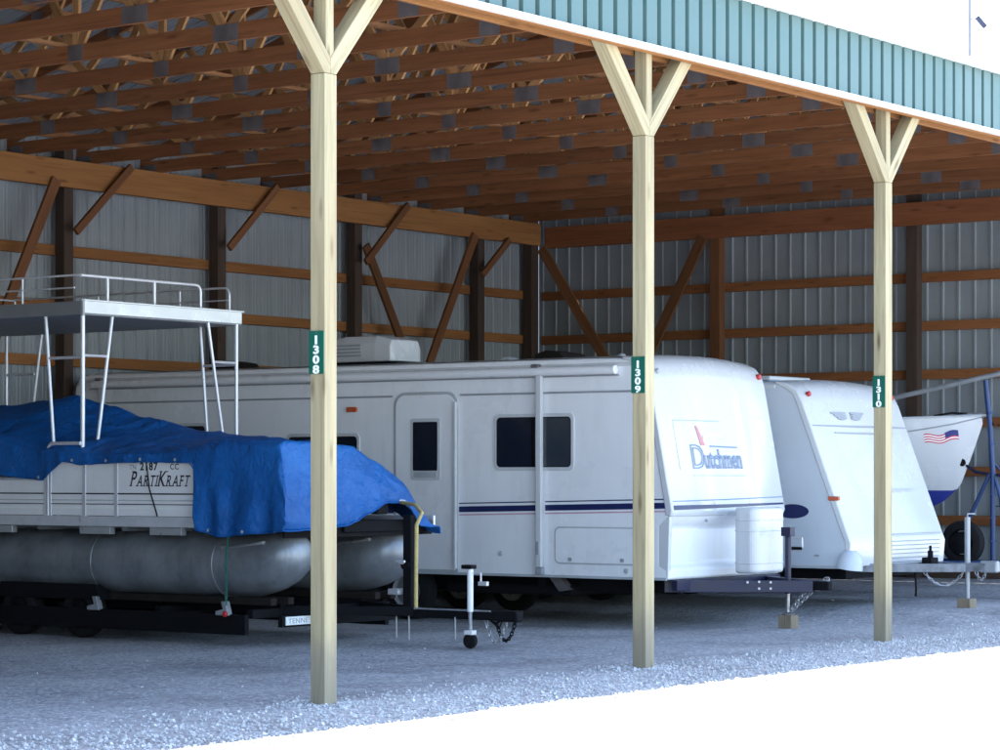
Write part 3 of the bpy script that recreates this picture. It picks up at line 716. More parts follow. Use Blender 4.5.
# ------------------------------------------------------------------ the second trailer
def second_trailer():
    A, B = 12.0, 14.42; C = (A+B)/2; g = .13
    t = thing('travel_trailer', 'smaller trailer with grey side and smooth white sloping nose behind post 1310', 'trailer', (C, 6, g))
    prof = [(2.16,.60),(2.10,.92),(2.14,1.0),(2.74,2.55),(2.82,2.68),(2.93,2.76),(3.1,2.80),(3.5,2.82),(9.7,2.82),(9.86,2.76),(9.9,2.6),(9.9,.60)]
    body = rv_body('body', RVG, t, A, B, prof, 0.04, 0.06, bev=0.03)
    cl = [(2.10,.62),(2.075,.90),(2.115,1.0),(2.72,2.56),(2.80,2.70),(2.92,2.785),(3.1,2.822)]
    inn = [(3.1,2.79),(2.97,2.73),(2.86,2.66),(2.80,2.53),(2.2,1.0),(2.16,.92),(2.16,.64)]
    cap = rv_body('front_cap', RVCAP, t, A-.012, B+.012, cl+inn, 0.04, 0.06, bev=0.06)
    def cp(u, z, off):
        w = 1-(2*(u-A)/(B-A)-1)**2
        v = lerp(2.115, 2.72, (z-1.0)/1.56) if z > 1 else lerp(2.10, 2.075, min(1,(z-.62)/.28))
        return (u, v - .06*w*smooth01(1.0,1.4,z) - off - .017*w*min(1, max(0, (z-1)/1.56)) - .003, z)
    def patch(name, m, u0, u1, zf, hf, off=.003, n=14):
        MB().slab(lambda a, b: cp(lerp(u0,u1,a), zf(a)+hf(a)*b, off), lambda a, b: cp(lerp(u0,u1,a), zf(a)+hf(a)*b, -.005), n, 1).build(name, m, cap)
    patch('seam', SEAM, A+.03, B-.03, lambda a: 2.28, lambda a: .014)
    patch('seam', SEAM, A+.45, B-.5, lambda a: 2.20, lambda a: .010)
    patch('seam', SEAML, C-.2, B-.45, lambda a: 1.52, lambda a: .010)
    patch('seam', SEAM, C-.35, B-.12, lambda a: .985, lambda a: .010)
    for k in range(6): patch('louvre', SEAM, C-.35, B-.14, lambda a: .90-.05*k, lambda a: .010, .006)
    # winged emblem
    for s in (-1, 1):
        for k in range(3):
            MB().slab(lambda a, b: cp(C-.33+s*(.05+a*(.34-.06*k)), 2.44-.03*k-.02*math.sin(a*3)+.028*a*b*(1-a)*3+.016*b, .004),
                      lambda a, b: cp(C-.33+s*(.05+a*(.34-.06*k)), 2.44-.03*k-.02*math.sin(a*3)+.028*a*b*(1-a)*3+.016*b, -.004), 8, 1).build('emblem', SEAM, cap)
    MB().lathe(cp(A+.16, 2.66, -.01), (0,-1,.3), [(.032,0),(.032,.03),(.02,.04)], 12).build('marker_light', REDL, t)
    MB().lathe(cp(B-.16, 2.66, -.01), (0,-1,.3), [(.032,0),(.032,.03),(.02,.04)], 12).build('marker_light', REDL, t)
    side_x(A, rrect(2.23, 2.37, 1.40, 1.45, .015), ORANGEL, 'marker_light', t, .03, .005)
    # graphic on the side: navy oval with a pale arc
    sw = [(2.86+.22*math.cos(a_*math.pi/14)*(1.0), 1.29+.085*math.sin(a_*math.pi/14)-.02) for a_ in range(28)]
    MB().prism(sw, 'x', A-.003, A+.02).build('stripe', NAVY, body)
    arc = [(2.97+.09*math.cos(R(q)), 1.29+.07*math.sin(R(q))) for q in range(-60, 91, 15)] + [(2.955+.07*math.cos(R(q)), 1.285+.05*math.sin(R(q))) for q in range(90, -61, -15)]
    MB().prism(arc, 'x', A-.005, A+.02).build('stripe', SILV, body)
    MB().box(A-.003, A+.02, 3.06, 9.7, 1.27, 1.33).build('stripe', NAVY, body)
    side_x(A, rrect(2.73, 2.87, .815, .85, .012), BLACKM, 'vent', t, .012)
    side_x(A, rrect(2.50, 2.56, .74, .765, .010), SEAM, 'latch', t, .012)
    side_x(A, rrect(2.46, 2.52, 1.86, 1.885, .010), SEAM, 'latch', t, .010)
    MB().box(A-.01, A+.02, 2.2, 9.85, .60, .635).build('skirt_trim', SEAML, body, bevel=.004)
    MB().box(A-.014, A+.02, 3.1, 9.8, 2.735, 2.775).build('roof_edge', RVCAP, body, bevel=.005)
    # grey scoop at the lower corner of the nose
    MB().lathe((A+.02, 2.10, .70), (0,-.15,1), [(.16,-.10),(.15,0),(.12,.07),(.06,.12)], 16).build('stone_guard', RVG, t, smooth=True)
    MB().box(C-.9, C+.1, 3.35, 4.1, 2.84, 2.90).build('roof_vent', RVCAP, t, bevel=.02)
    fr = MB()
    for u in (A+.4, B-.4): fr.box(u-.04, u+.04, 2.3, 9.7, .46, .598)
    fr.box(A+.1, B-.1, 2.2, 2.28, .48, .598)
    fr.build('chassis', BLACKM, t)
    for v in (5.7, 6.6):
        MB().tube([(A+.1, v, g+.33), (B-.1, v, g+.33)], .035, 10).build('axle', BLACKM, t)
        for u in (A+.16, B-.16): wheel('wheel', (u, v, g+.33), .33, .2, t)
    fa = MB()
    for s in (-1, 1): fa.beam((C+s*.75, 2.2, .60), (C+s*.04, 1.18, .60), .06, .10)
    fa.box(C-.07, C+.07, .92, 1.25, .56, .66)
    fa.build('tongue_frame', GALVD, t, bevel=.006)
    MB().prism([(C-.06,.55),(C+.06,.55),(C+.045,.69),(C-.045,.69)], 'y', .78, 1.0).build('coupler', GALV, t, bevel=.02)
    MB().box(C-.20, C-.02, 1.55, 1.68, .60, .72).tube([(C-.11,1.61,.72),(C-.11,1.61,.80)], .035, 8).tube([(C-.11,1.61,.79),(C-.11,1.61,.86)], .018, 8).build('gas_valve', BLACKM, t, bevel=.01)
    jk = MB().tube([(C, 1.18, g+.11), (C, 1.18, .66)], .028, 12).build('jack_tube', GALV, t, smooth=True)
    MB().tube([(C, 1.18, .60), (C, 1.18, 1.20)], .033, 12).build('jack_housing', GALV, jk, smooth=True)
    MB().tube([(C,1.18,1.20),(C,1.18,1.24),(C+.08,1.12,1.24)], .010, 8).build('crank', GALV, jk)
    chain((C-.3, 1.6, .56), (C-.05, 1.2, .56), .17, 'safety_chain', CHROME, t, 14)
    chain((C+.06, 1.1, .56), (C+.02, .95, .56), .10, 'safety_chain', CHROME, t, 8)
    MB().tube([(C-.33, 1.7, .56), (C-.34, 1.68, .35), (C-.33, 1.69, .26)], .012, 6).build('plug_cable', BLACKM, t)
    return C
C2 = second_trailer()
z0 = gz(C2, 1.18)
bk = MB().box(C2-.10, C2+.08, 1.10, 1.27, z0-.01, .24).build('wood_block', W_BLOCK, None, bevel=0.008)
tag(bk, 'small wooden block under the galvanised jack of the grey-sided trailer', 'wood block')

# ------------------------------------------------------------------ pontoon boat
def pontoon_boat():
    t = thing('pontoon_boat', 'pontoon boat with aluminium floats, white fence and raised upper deck', 'pontoon boat', (5.6, 7.5, 0.45))
    for u in (4.76, 6.42):
        prof = [(.02,4.24),(.12,4.26),(.20,4.31),(.27,4.42),(.315,4.58),(.335,4.85)] + [(.335,4.9+.9*k) for k in range(1,7)] + [(.335,10.9),(.31,10.95),(.02,10.96)]
        b = MB().lathe((u, 0, .80), (0,1,0), prof, 36)
        # upturned nose
        b.v = [(x, y, z + .10*smooth01(5.0, 4.25, y)**1.0) for x, y, z in b.v]
        p = b.build('pontoon', ALU, t, smooth=True)
        for v in (5.2, 6.9, 8.6): MB().lathe((u, v, .80), (0,1,0), [(.337,-.012),(.341,-.008),(.341,.008),(.337,.012)], 36).build('weld_seam', ALU, p, smooth=True)
        sp = MB()
        for k in range(9):
            pass
        sp.slab(lambda a, bb: (u-.336*math.cos(R(28))-.045*math.sin(bb*math.pi)*math.sin(a*math.pi), lerp(4.55, 5.1, a), .985-.03*bb+.06*(1-a)), lambda a, bb: (u-.25, lerp(4.55, 5.1, a), .985-.03*bb+.06*(1-a)), 10, 2).build('spray_rail', ALUL, p)
        MB().box(u-.04, u+.04, 4.9, 10.9, 1.125, 1.175).build('riser', ALU, p)
    # cross members + deck
    for k in range(11):
        MB().box(4.38, 6.82, 4.45+k*.62, 4.53+k*.62, 1.125, 1.185).build('cross_member', ALU, t)
    MB().box(4.36, 6.84, 4.25, 10.95, 1.188, 1.225).build('deck', UNDER, t)
    MB().box(4.325, 4.36, 4.25, 10.95, 1.17, 1.275).build('deck_edge', ALUP, t, bevel=.006)
    MB().box(6.84, 6.875, 4.25, 10.95, 1.17, 1.275).build('deck_edge', ALUP, t, bevel=.006)
    for v in (5.75, 6.75, 8.2): MB().box(4.345, 4.42, v-.22, v+.22, 1.09, 1.168).build('bracket', ALUL, t, bevel=.005)
    # near fence
    def panel(v0, v1, z1, u=4.37, name='fence_panel'):
        f = MB().box(u-.006, u+.02, v0, v1, 1.28, z1).build(name, FENCE, t)
        MB().tube([(u, v0, z1), (u, v1, z1)], .018, 8).build('top_rail', ALUP, f, smooth=True)
        for z, h, m in ((1.50, .014, BLACKT), (1.395, .009, BLACKT), (1.35, .022, SIGNW), (1.435, .009, SEAML)):
            if z < z1: MB().box(u-.0095, u, v0+.01, v1-.01, z, z+h).build('stripe', m, f)
        for v in (v0, v1): MB().box(u-.014, u+.014, v-.014, v+.014, 1.225, z1+.01).build('stanchion', ALUP, f, bevel=.004)
        return f
    panel(6.93, 7.42, 1.86); panel(6.47, 6.91, 1.86)
    fp = panel(5.30, 6.45, 1.86); panel(4.5, 5.28, 1.86)
    panel(7.50, 9.0, 1.66); panel(9.02, 10.8, 1.80)
    for v0, v1 in ((6.0, 7.9), (7.95, 10.8)): panel(v0, v1, 1.20+.4, 6.83)
    # gate post with the raised rail beside it
    MB().tube([(4.37, 7.46, 1.23), (4.37, 7.46, 1.98), (4.37, 7.42, 2.03), (4.37, 6.98, 2.03)], .02, 10).build('gate_post', ALUP, t, smooth=True)
    MB().box(4.35, 4.39, 7.36, 7.44, 1.88, 1.99).build('gate_latch', BLACKM, t, bevel=.008)
    # lettering
    def put(mb, v, z, m, off=.0065):
        remap(mb, lambda x, y, q: (4.37-off-.001-max(0,q)*.5, v-x, z+y)); mb.build('lettering', m, fp)
    x = 6.26
    SER = {'P': [(0,0),(0,1)], 'A': [(0,0),(1,0)], 'R': [(0,0),(1,0),(0,1)], 'T': [(.5,0)], 'I': [(.5,0),(.5,1)], 'K': [(0,0),(1,0),(0,1),(1,1)], 'F': [(0,0),(0,1)]}
    for ch, big in zip('PARTIKRAFT', (1,0,0,0,0,1,0,0,0,0)):
        hgt = .155 if big else .112
        mb = fit(text_mb(ch, .2, bold=.002), h=hgt); x0, x1, y0, y1 = extent(mb)
        k = .70; mb.v = [(a*k, b, c) for a, b, c in mb.v]; wd = (x1-x0)*k
        for fx, fy in SER[ch]:
            cx = fx*wd + (.008 if fx == 0 else -.008 if fx == 1 else 0); yy = fy*(hgt-.010)
            mb.box(cx-.019, cx+.019, yy, yy+.010, -.0015, .0015)
        remap(mb, lambda a, b, c: (a + b*.26, b, c))
        put(mb, x, 1.585, BLACKT); x -= wd + .020
    # (registration half hidden by the tarp)
    put(fit(text_mb('TN', .1, bold=.001), h=.05), 6.27, 1.755, SEAM)
    put(fit(text_mb('2187', .1, spacing=1.15, bold=.003), h=.085), 6.12, 1.745, BLACKT)
    put(fit(text_mb('CC', .1, spacing=1.15, bold=.001), h=.06), 5.70, 1.755, BLACKT)
    # cord hanging from the tarp over the fence
    MB().tube([(4.355, 6.02, 1.80), (4.352, 5.98, 1.56), (4.350, 5.88, 1.32), (4.340, 5.84, 1.22)], .007, 6).build('tie_cord', BLACKM, t)
    # upper deck tower
    def leg(pts, nm='tower_leg', r=.019): return MB().tube(pts, r, 10).build(nm, ALUP, t, smooth=True)
    leg([(4.42, 7.0, 1.25), (4.42, 7.0, 3.37)], r=.024); leg([(4.62, 7.0, 1.95), (4.85, 7.0, 3.37)])
    leg([(4.42, 7.36, 1.25), (4.42, 7.55, 3.37)])
    leg([(6.80, 7.0, 1.25), (6.80, 7.0, 3.40)], r=.022); leg([(6.62, 7.0, 1.9), (6.33, 7.0, 3.40)])
    leg([(6.80, 7.36, 1.25), (6.80, 7.55, 3.40)])
    for u in (4.42, 6.80):
        leg([(u, 10.7, 1.25), (u, 10.7, 3.37)]); leg([(u, 10.4, 1.6), (u, 10.1, 3.37)])
    for p, q in (((4.42,7.0,2.95),(4.77,7.0,2.95)), ((4.42,7.0,2.93),(4.42,7.49,2.93)), ((6.80,7.0,2.95),(6.44,7.0,2.95)), ((6.80,7.0,2.93),(6.80,7.49,2.93)), ((6.80,10.22,2.9),(6.80,10.7,2.9)), ((4.42,10.22,2.9),(4.42,10.7,2.9))):
        MB().tube([p, q], .016, 8).build('rung', ALUP, t, smooth=True)
    pf = MB().box(4.38, 6.87, 6.985, 10.8, 3.37, 3.515).build('upper_deck', DECKG, t, bevel=.008)
    MB().box(4.40, 6.85, 6.96, 6.983, 3.385, 3.52).build('front_edge', ALUL, pf, bevel=.006)
    MB().box(4.365, 6.885, 6.955, 6.982, 3.515, 3.535).build('front_lip', ALUL, pf, bevel=.004)
    MB().box(4.372, 4.40, 6.95, 6.986, 3.36, 3.53).build('corner_cap', SEAM, pf, bevel=.005)
    def rail(pts, r=.017, nm='guard_rail'): return MB().tube(pts, r, 10).build(nm, ALUP, t, smooth=True)
    def arc(c, u, w, r, n=5):
        c, u, w = Vector(c), Vector(u), Vector(w)
        return [c + u*r*math.cos(math.pi/2*k/n) + w*r*math.sin(math.pi/2*k/n) for k in range(n+1)]
    rail([(4.45, 7.06, 3.79)] + [(6.2, 7.06, 3.79)] + arc((6.2, 7.06, 3.71), (0,0,1), (1,0,0), .08) + [(6.28, 7.06, 3.52)])
    for u in (4.84, 5.55): MB().tube([(u, 7.06, 3.52), (u, 7.06, 3.78)], .019, 8).build('guard_post', ALUP, t, smooth=True)
    rail([(4.45, 7.06, 3.79), (4.42, 7.12, 3.79), (4.42, 10.6, 3.79)], .011); rail([(4.42, 7.12, 3.66), (4.42, 10.6, 3.66)], .009)
    rail([(6.84, 7.14, 3.52), (6.84, 7.14, 3.72)] + arc((6.84, 7.22, 3.72), (0,-1,0), (0,0,1), .08) + [(6.84, 10.6, 3.80)], .012)
    rail([(6.84, 7.16, 3.66), (6.84, 10.6, 3.66)], .009)
    for v in (7.9, 9.2, 10.6):
        for u in (4.42, 6.84): MB().tube([(u, v, 3.5), (u, v, 3.79)], .012, 8).build('guard_post', ALUP, t, smooth=True)
    rail([(4.42, 10.6, 3.79), (6.84, 10.6, 3.79)], .012)
    # bow gear peeping out under the tarp
    MB().box(5.66, 5.84, 4.05, 4.16, 1.30, 1.52).build('bow_light', BLACKM, t, bevel=.02)
    MB().tube([(5.84, 4.08, 1.45), (6.05, 4.02, 1.43), (6.2, 4.05, 1.36)], .018, 8).build('bow_cleat', ALUL, t, smooth=True)
    MB().box(5.3, 6.6, 4.19, 4.24, 1.12, 1.24).build('bow_rail', BLACKM, t, bevel=.01)
    MB().box(4.42, 6.78, 4.225, 4.245, 1.08, 1.20).build('bow_shade_strip', BLACKM, t)  # black strip painting in the shade beneath the tarp's front hem
pontoon_boat()

# ------------------------------------------------------------------ blue tarp
def tarp():
    Z1 = [(4.12,2.05),(5.0,2.04),(5.35,1.98),(6.2,1.96),(7.0,1.98),(7.5,2.02),(8.2,2.12),(9.2,2.2),(11,2.1)]       # near edge
    ZR = [(4.12,2.0),(4.8,2.06),(6.14,2.16),(7.13,2.35),(7.6,2.46),(8.07,2.58),(8.3,2.56),(9.1,2.50),(11,2.4)]    # ridge
    ZM = [(4.12,1.62),(5.0,1.85),(6.0,2.0),(8.1,2.3),(11,2.2)]                                                     # u = 6.2
    ZF = [(4.12,1.20),(5.0,1.55),(6.0,1.75),(11,1.8)]                                                              # far edge
    HN = [(4.12,1.15),(4.7,1.10),(4.95,1.09),(5.26,1.16),(5.31,1.82),(6.0,1.83),(6.85,1.81),(6.95,1.80),(7.15,1.84),(7.2,1.84),(7.48,1.64),(8.1,1.70),(9.5,1.6),(11,1.55)]
    FH = [(4.30,1.15),(4.72,1.16),(5.2,1.19),(5.5,1.30),(5.75,1.42),(6.1,1.40),(6.35,1.17),(6.74,1.16),(6.9,1.15)]
    def cross(v, t):
        """t in 0..1 around from near hem to far hem"""
        zn, zr, zm, zf, hn = (interp(T_, v) for T_ in (Z1, ZR, ZM, ZF, HN))
        un = lerp(4.30, 4.335, smooth01(5.2, 5.5, v)) - .012
        out = .0 if v > 5.3 else .03
        key = [(0, un-out, hn), (.22, un, zn-.05), (.26, un+.05, zn), (.5, 5.4, zr), (.68, 6.2, zm), (.82, 6.60, zf), (1, 6.70, zf-.10)]
        for a, b in zip(key, key[1:]):
            if t <= b[0]:
                s = (t-a[0])/(b[0]-a[0]); return lerp(a[1],b[1],s), lerp(a[2],b[2],s)
        return key[-1][1:]
    def crease(x, y, z):
        a = 1-abs(noise.noise((x*1.3, y*1.3, z*1.3)))*2.6; b = 1-abs(noise.noise((x*2.9+7, y*2.9, z*2.9)))*2.6
        return .55*max(0, a)**3 + .25*max(0, b)**3
    NT = 96
    vs_ = [11.0 - i*.08 for i in range(int((11-7.6)/.08))]
    v = vs_[-1]
    while v > 4.16: v -= .035; vs_.append(v)
    rows = []
    for v in vs_:
        r = []
        for k in range(NT+1):
            u, z = cross(v, k/NT)
            n1 = noise.noise((u*2.2, v*2.2, z*1.5)); n2 = noise.noise((u*6, v*7, z*4+9))
            side = 1 if k/NT < .22 else 0
            cr = crease(u*1.6+v*.5, v*1.7, z*1.2)
            fold = .024*math.sin(v*17 + 2.5*noise.noise((v*2, z*.8, 0)))*smooth01(1.95, 1.2, z)*(1 if v < 5.4 else .4) if side else 0
            r.append((u - .012*n1*side - fold - .012*n2*side - .03*cr*side, v, z + (0 if side else .035*n1 + .016*n2 - .034*cr) + (.010*n2 if k == 0 else 0)))
        rows.append(r)
    # the apron that hangs over the bow
    last = rows[-1]; NA = 22
    top = [p for p in last]
    for j in range(1, NA+1):
        s = j/NA; r = []
        for k in range(NT+1):
            u, y, z = top[k]
            uu = lerp(u, min(u, 6.64), s)
            zh = min(z, interp(FH, uu))
            zz = lerp(z, zh, s)
            yy = y - .07*math.sin(min(1, s*1.6)*math.pi/2) - .05*s*smooth01(4.4, 6.0, uu)
            n1 = noise.noise((uu*2.4, 5, zz*2.2)); n2 = noise.noise((uu*7, 2, zz*5))
            fd = .03*math.sin(uu*9+zz*7+2*n1)*s
            r.append((uu, yy + .045*n1*s + .018*n2*s - .05*crease(uu*1.5+zz, 3.3, zz*1.8)*min(1, s*2) + fd*.5*min(1, (z-zh)*2), zz + .012*n2*s))
        rows.append(r)
    b = MB(); n = NT+1
    b.v = [p for r in rows for p in r]
    b.f = [(i*n+k, (i+1)*n+k, (i+1)*n+k+1, i*n+k+1) for i in range(len(rows)-1) for k in range(NT)]
    o = b.build('tarp', TARP, None, smooth='all')
    md = o.modifiers.new('thick', 'SOLIDIFY'); md.thickness = .004
    tag(o, 'wrinkled blue tarp draped over the pontoon boat and its bow', 'tarp')
    hem = [rows[i][0] for i in range(len(rows)-NA)] 
    for i in range(4, len(hem), 14):
        x, y, z = hem[i]
        MB().lathe((x-.006, y, z+.03), (-1,0,0), [(.016,0),(.016,.004),(.008,.005)], 10).build('eyelet', RIM, o)
    MB().tube([Vector(p)+Vector((-.003,0,.004)) for p in hem[::2]], .007, 6).build('hem_cord', TARP, o, smooth=True)
    MB().tube([Vector(p)+Vector((0,-.003,.004)) for p in rows[-1][8:]], .007, 6).build('hem_cord', TARP, o, smooth=True)
    return o
tarp()

# ------------------------------------------------------------------ trailer under the pontoon boat
def pontoon_trailer():
    t = thing('boat_trailer', 'low black trailer carrying the pontoon boat, with winch post and white jack', 'boat trailer', (5.59, 7, 0))
    f = MB()
    for u in (4.95, 6.23): f.box(u-.04, u+.04, 4.7, 10.6, .30, .40)
    for v in (4.75, 6.0, 7.4, 8.8, 10.5): f.box(4.5, 6.68, v-.04, v+.04, .27, .36)
    f.beam((4.95, 4.75, .34), (5.55, 3.5, .34), .06, .09).beam((6.23, 4.75, .34), (5.63, 3.5, .34), .06, .09)
    f.box(5.55, 5.63, 2.46, 4.75, .28, .36)
    for u in (4.46, 6.68): f.box(u-.03, u+.03, 4.75, 10.55, .11, .31)
    f.build('frame', BLACKM, t, bevel=.004)
    for u in (4.64, 4.90, 6.28, 6.54): MB().box(u-.045, u+.045, 4.55, 10.6, .40, .475).build('bunk', BROWNC, t, bevel=.01)
    for u in (4.55, 6.63):
        for v in (7.1, 8.02): wheel('wheel', (u, v, .26), .26, .18, t, .55, rim_m=BLACKM)
        MB().prism([(6.75,.40),(6.85,.56),(8.27,.56),(8.37,.40)], 'x', u-.10, u+.10).build('fender', BLACKM, t, bevel=.01)
    for v in (6.82, 5.02):
        MB().prism([(v-.07,.30),(v+.10,.30),(v+.10,.34),(v+.0,.36),(v+.03,.44),(v-.03,.44)], 'x', 4.40, 4.47).build('bracket', GALV, t, bevel=.005)
    MB().lathe((4.40, 4.98, .315), (-1,0,0), [(.03,0),(.03,.02),(.02,.03)], 12).build('marker_light', REDL, t)
    pl = MB().box(4.76, 5.32, 4.495, 4.51, .20, .285).build('name_board', SIGNW, t, bevel=.004)
    w = fit(text_mb('TENNESSEE', .1, spacing=1.05), w=.50, h=.05); remap(w, lambda x, y, q: (4.79+x, 4.494-max(0,q)*.3, .217+y)); w.build('lettering', SEAM, pl)
    MB().box(4.72, 6.5, 4.512, 4.57, .18, .30).build('cross_beam', BLACKM, t, bevel=.004)
    wp = MB().box(5.55, 5.63, 3.54, 3.64, .33, 1.30).build('winch_post', BLACKM, t, bevel=.006)
    MB().lathe((5.50, 3.58, .80), (1,0,0), [(.05,0),(.03,.02),(.03,.14),(.05,.16)], 14).build('winch_drum', BLACKM, wp)
    MB().tube([(5.50, 3.60, .82), (5.40, 3.60, .84), (5.40, 3.50, .84)], .014, 8).build('winch_handle', RIM, wp)
    MB().box(5.50, 5.68, 3.66, 3.80, .50, .56).build('bow_stop', RIM, wp, bevel=.01)
    for v, l in ((3.56, .30), (3.72, .28), (2.98, .27)): MB().tube([(5.545, v, .30), (5.545, v, .05+(.3-l))], .008, 6).build('drop_rod', GALV, t)
    MB().tube([(5.54, 3.9, .37), (5.545, 2.55, .37)], .008, 6).build('cable', GALV, t)
    j = MB().tube([(5.50, 2.76, .36), (5.50, 2.76, .78)], .030, 14).build('jack_housing', WHITEP, t, smooth=True)
    MB().tube([(5.50, 2.76, .16), (5.50, 2.76, .40)], .020, 12).build('jack_tube', GALV, j, smooth=True)
    MB().box(5.46, 5.54, 2.71, 2.81, .135, .18).build('caster_fork', WHITEP, j, bevel=.006)
    MB().lathe((5.47, 2.76, .075), (1,0,0), [(.04,0),(.072,.008),(.075,.02),(.075,.045),(.072,.055),(.04,.063)], 18).build('caster_wheel', RUBBER, j, smooth=True)
    MB().box(5.455, 5.545, 2.715, 2.84, .78, .82).build('jack_cap', BLACKM, j, bevel=.006)
    MB().tube([(5.50, 2.72, .74), (5.50, 2.63, .74), (5.50, 2.63, .66)], .010, 6).box(5.48,5.52,2.55,2.65,.62,.66).build('crank', RIM, j)
    MB().prism([(5.54,.27),(5.64,.27),(5.66,.38),(5.52,.38)], 'y', 2.22, 2.5).build('coupler', BLACKM, t, bevel=.02)
    chain((5.56, 2.62, .30), (5.62, 2.40, .30), .24, 'safety_chain', CHROME, t, 16)
    chain((5.63, 2.55, .30), (5.66, 2.32, .30), .22, 'safety_chain', BLACKM, t, 16)
    MB().tube([(5.6,2.6,.29),(5.63,2.5,.20),(5.61,2.45,.29),(5.56,2.5,.24),(5.6,2.42,.31)], .012, 6).build('wiring', BLACKM, t)
pontoon_trailer()
st = MB().tube([(6.0, 4.02, 1.42), (5.85, 3.72, 1.40), (5.68, 3.50, 1.32), (5.58, 3.49, 1.20), (5.57, 3.49, .60), (5.57, 3.49, .33)], .020, 8).build('rope', YELLOW, None, smooth=True)
tag(st, 'yellow rope hanging from the bow down the black winch post', 'rope')
st = MB()
pts = [(4.405, 4.98, .40), (4.412, 4.98, .62), (4.40, 4.98, .80), (4.42, 4.98, .95), (4.44, 4.98, 1.10)]
for p, q in zip(pts, pts[1:]): st.beam(p, q, .028, .004, up=(1,0,0))
tag(st.build('tie_down_strap', GREENS), 'thin green strap tying the near pontoon down to its trailer', 'strap')

# ------------------------------------------------------------------ sailboat behind
def sailboat():
    UC = 15.75; g = .15
    t = thing('sailboat', 'white sailboat with blue bottom and a flag on its bow by the end wall', 'sailboat', (UC, 5, 1))
    ZS = [(2.2,2.45),(3.4,2.41),(5,2.36),(9,2.36)]
    ZK = [(2.2,2.36),(2.34,1.98),(2.52,1.55),(2.75,1.36),(3.2,1.16),(4.2,1.0),(6.5,.95),(9,1.15)]
    BW = [(2.2,.03),(2.6,.28),(3.1,.56),(4.0,.90),(5.2,1.14),(6.5,1.2),(9,1.0)]
    def hull(v, q, s):                      # q 0 keel .. 1 sheer
        zk, zs, bw = interp(ZK, v), interp(ZS, v), interp(BW, v)
        ex = lerp(.95, .5, smooth01(2.4, 5, v))
        return (UC + s*bw*(q**ex), v, lerp(zk, zs, q))
    vs_ = [2.2+.06*i for i in range(14)] + [3.1+.3*i for i in range(20)]
    NQ = 16; WL = 1.50
    for part, m in (('hull', RVCAP), ('hull_bottom', BLUEB)):
        b = MB()
        for s in (-1, 1):
            o = len(b.v); n = NQ+1
            for v in vs_:
                zk, zs = interp(ZK, v), interp(ZS, v); qw = min(1, max(0, (WL-zk)/(zs-zk)))
                for k in range(n):
                    q = lerp(qw, 1, k/NQ) if part == 'hull' else lerp(0, qw, k/NQ)
                    b.v.append(hull(v, q, s))
            for i in range(len(vs_)-1):
                for k in range(NQ): b.f.append((o+i*n+k, o+(i+1)*n+k, o+(i+1)*n+k+1, o+i*n+k+1))
        ho = b.build(part, m, t, smooth=True)
        if part == 'hull': hull_o = ho
    # deck, toe rail, cabin
    d = MB(); 
    for v in vs_:
        bw, zs = interp(BW, v), interp(ZS, v)
        for k in range(5): d.v.append((UC + bw*(k/2-1), v, zs + .05*(1-(k/2-1)**2)))
    for i in range(len(vs_)-1):
        for k in range(4): d.f.append((i*5+k, (i+1)*5+k, (i+1)*5+k+1, i*5+k+1))
    d.build('deck', RVCAP, t, smooth=True)
    for s in (-1, 1):
        MB().tube([Vector(hull(v, 1, s))+Vector((0,0,.012)) for v in vs_], .016, 6).build('toe_rail', SEAML, t, smooth=True)
        MB().tube([Vector(hull(v, .86+.05*smooth01(3.2,2.3,v), s))+Vector((s*.004,0,0)) for v in vs_], .010, 6).build('rub_rail', SEAM, t, smooth=True)
    MB().tube([(UC-.04, 2.32, 2.47), (UC, 2.14, 2.47), (UC+.04, 2.32, 2.47)], .022, 8).build('bow_roller', GALV, t, smooth=True)
    MB().tube([(UC-.30, 2.75, 2.46), (UC-.18, 2.55, 2.50), (UC, 2.42, 2.49)], .016, 6).tube([(UC, 2.30, 2.49), (UC+.05, 2.12, 2.44), (UC+.02, 2.06, 2.34)], .012, 6).build('bow_line', BLACKM, t, smooth=True)
    # flag decal that follows the topsides
    def fl(a, b, off):                      # a along, b up
        v = lerp(2.86, 2.47, a); z = lerp(2.10, 2.21, b) + .05*a + .020*math.sin(a*8+1)
        zk, zs = interp(ZK, v), interp(ZS, v)
        p = hull(v, (z-zk)/(zs-zk), -1); return (p[0]-off, p[1], p[2])
    for k in range(7):
        m = REDF if k % 2 == 0 else SIGNW
        MB().slab(lambda a, b: fl(a*(.62 if k > 2 else 1), (k+b)/7, .004), lambda a, b: fl(a*(.62 if k > 2 else 1), (k+b)/7, -.003), 10, 1).build('flag_decal', m, hull_o)
    MB().slab(lambda a, b: fl(lerp(.62,1,a), lerp(3/7,1.08,b), .005), lambda a, b: fl(lerp(.62,1,a), lerp(3/7,1.08,b), -.003), 5, 2).build('flag_decal', BLUEF, hull_o)
    # cabin trunk farther back
    MB().prism([(5.0,2.38),(5.5,2.72),(8.0,2.76),(8.1,2.38)], 'x', UC-.65, UC+.65).build('cabin', RVCAP, t, bevel=.06, seg=3)
    # ---- its trailer
    k = thing('boat_trailer', 'sailboat trailer with blue pipe mast stand and spare tyre beside the end wall', 'boat trailer', (UC, 5, g))
    f = MB()
    for u in (UC-.55, UC+.55): f.box(u-.04, u+.04, 3.3, 9.0, .50, .60)
    f.beam((UC-.55, 3.3, .55), (UC, 1.6, .55), .07, .10).beam((UC+.55, 3.3, .55), (UC, 1.6, .55), .07, .10)
    f.box(UC-.05, UC+.05, .3, 2.4, .50, .60)
    for v in (3.5, 5.0, 7.0, 8.8): f.box(UC-.6, UC+.6, v-.04, v+.04, .52, .59)
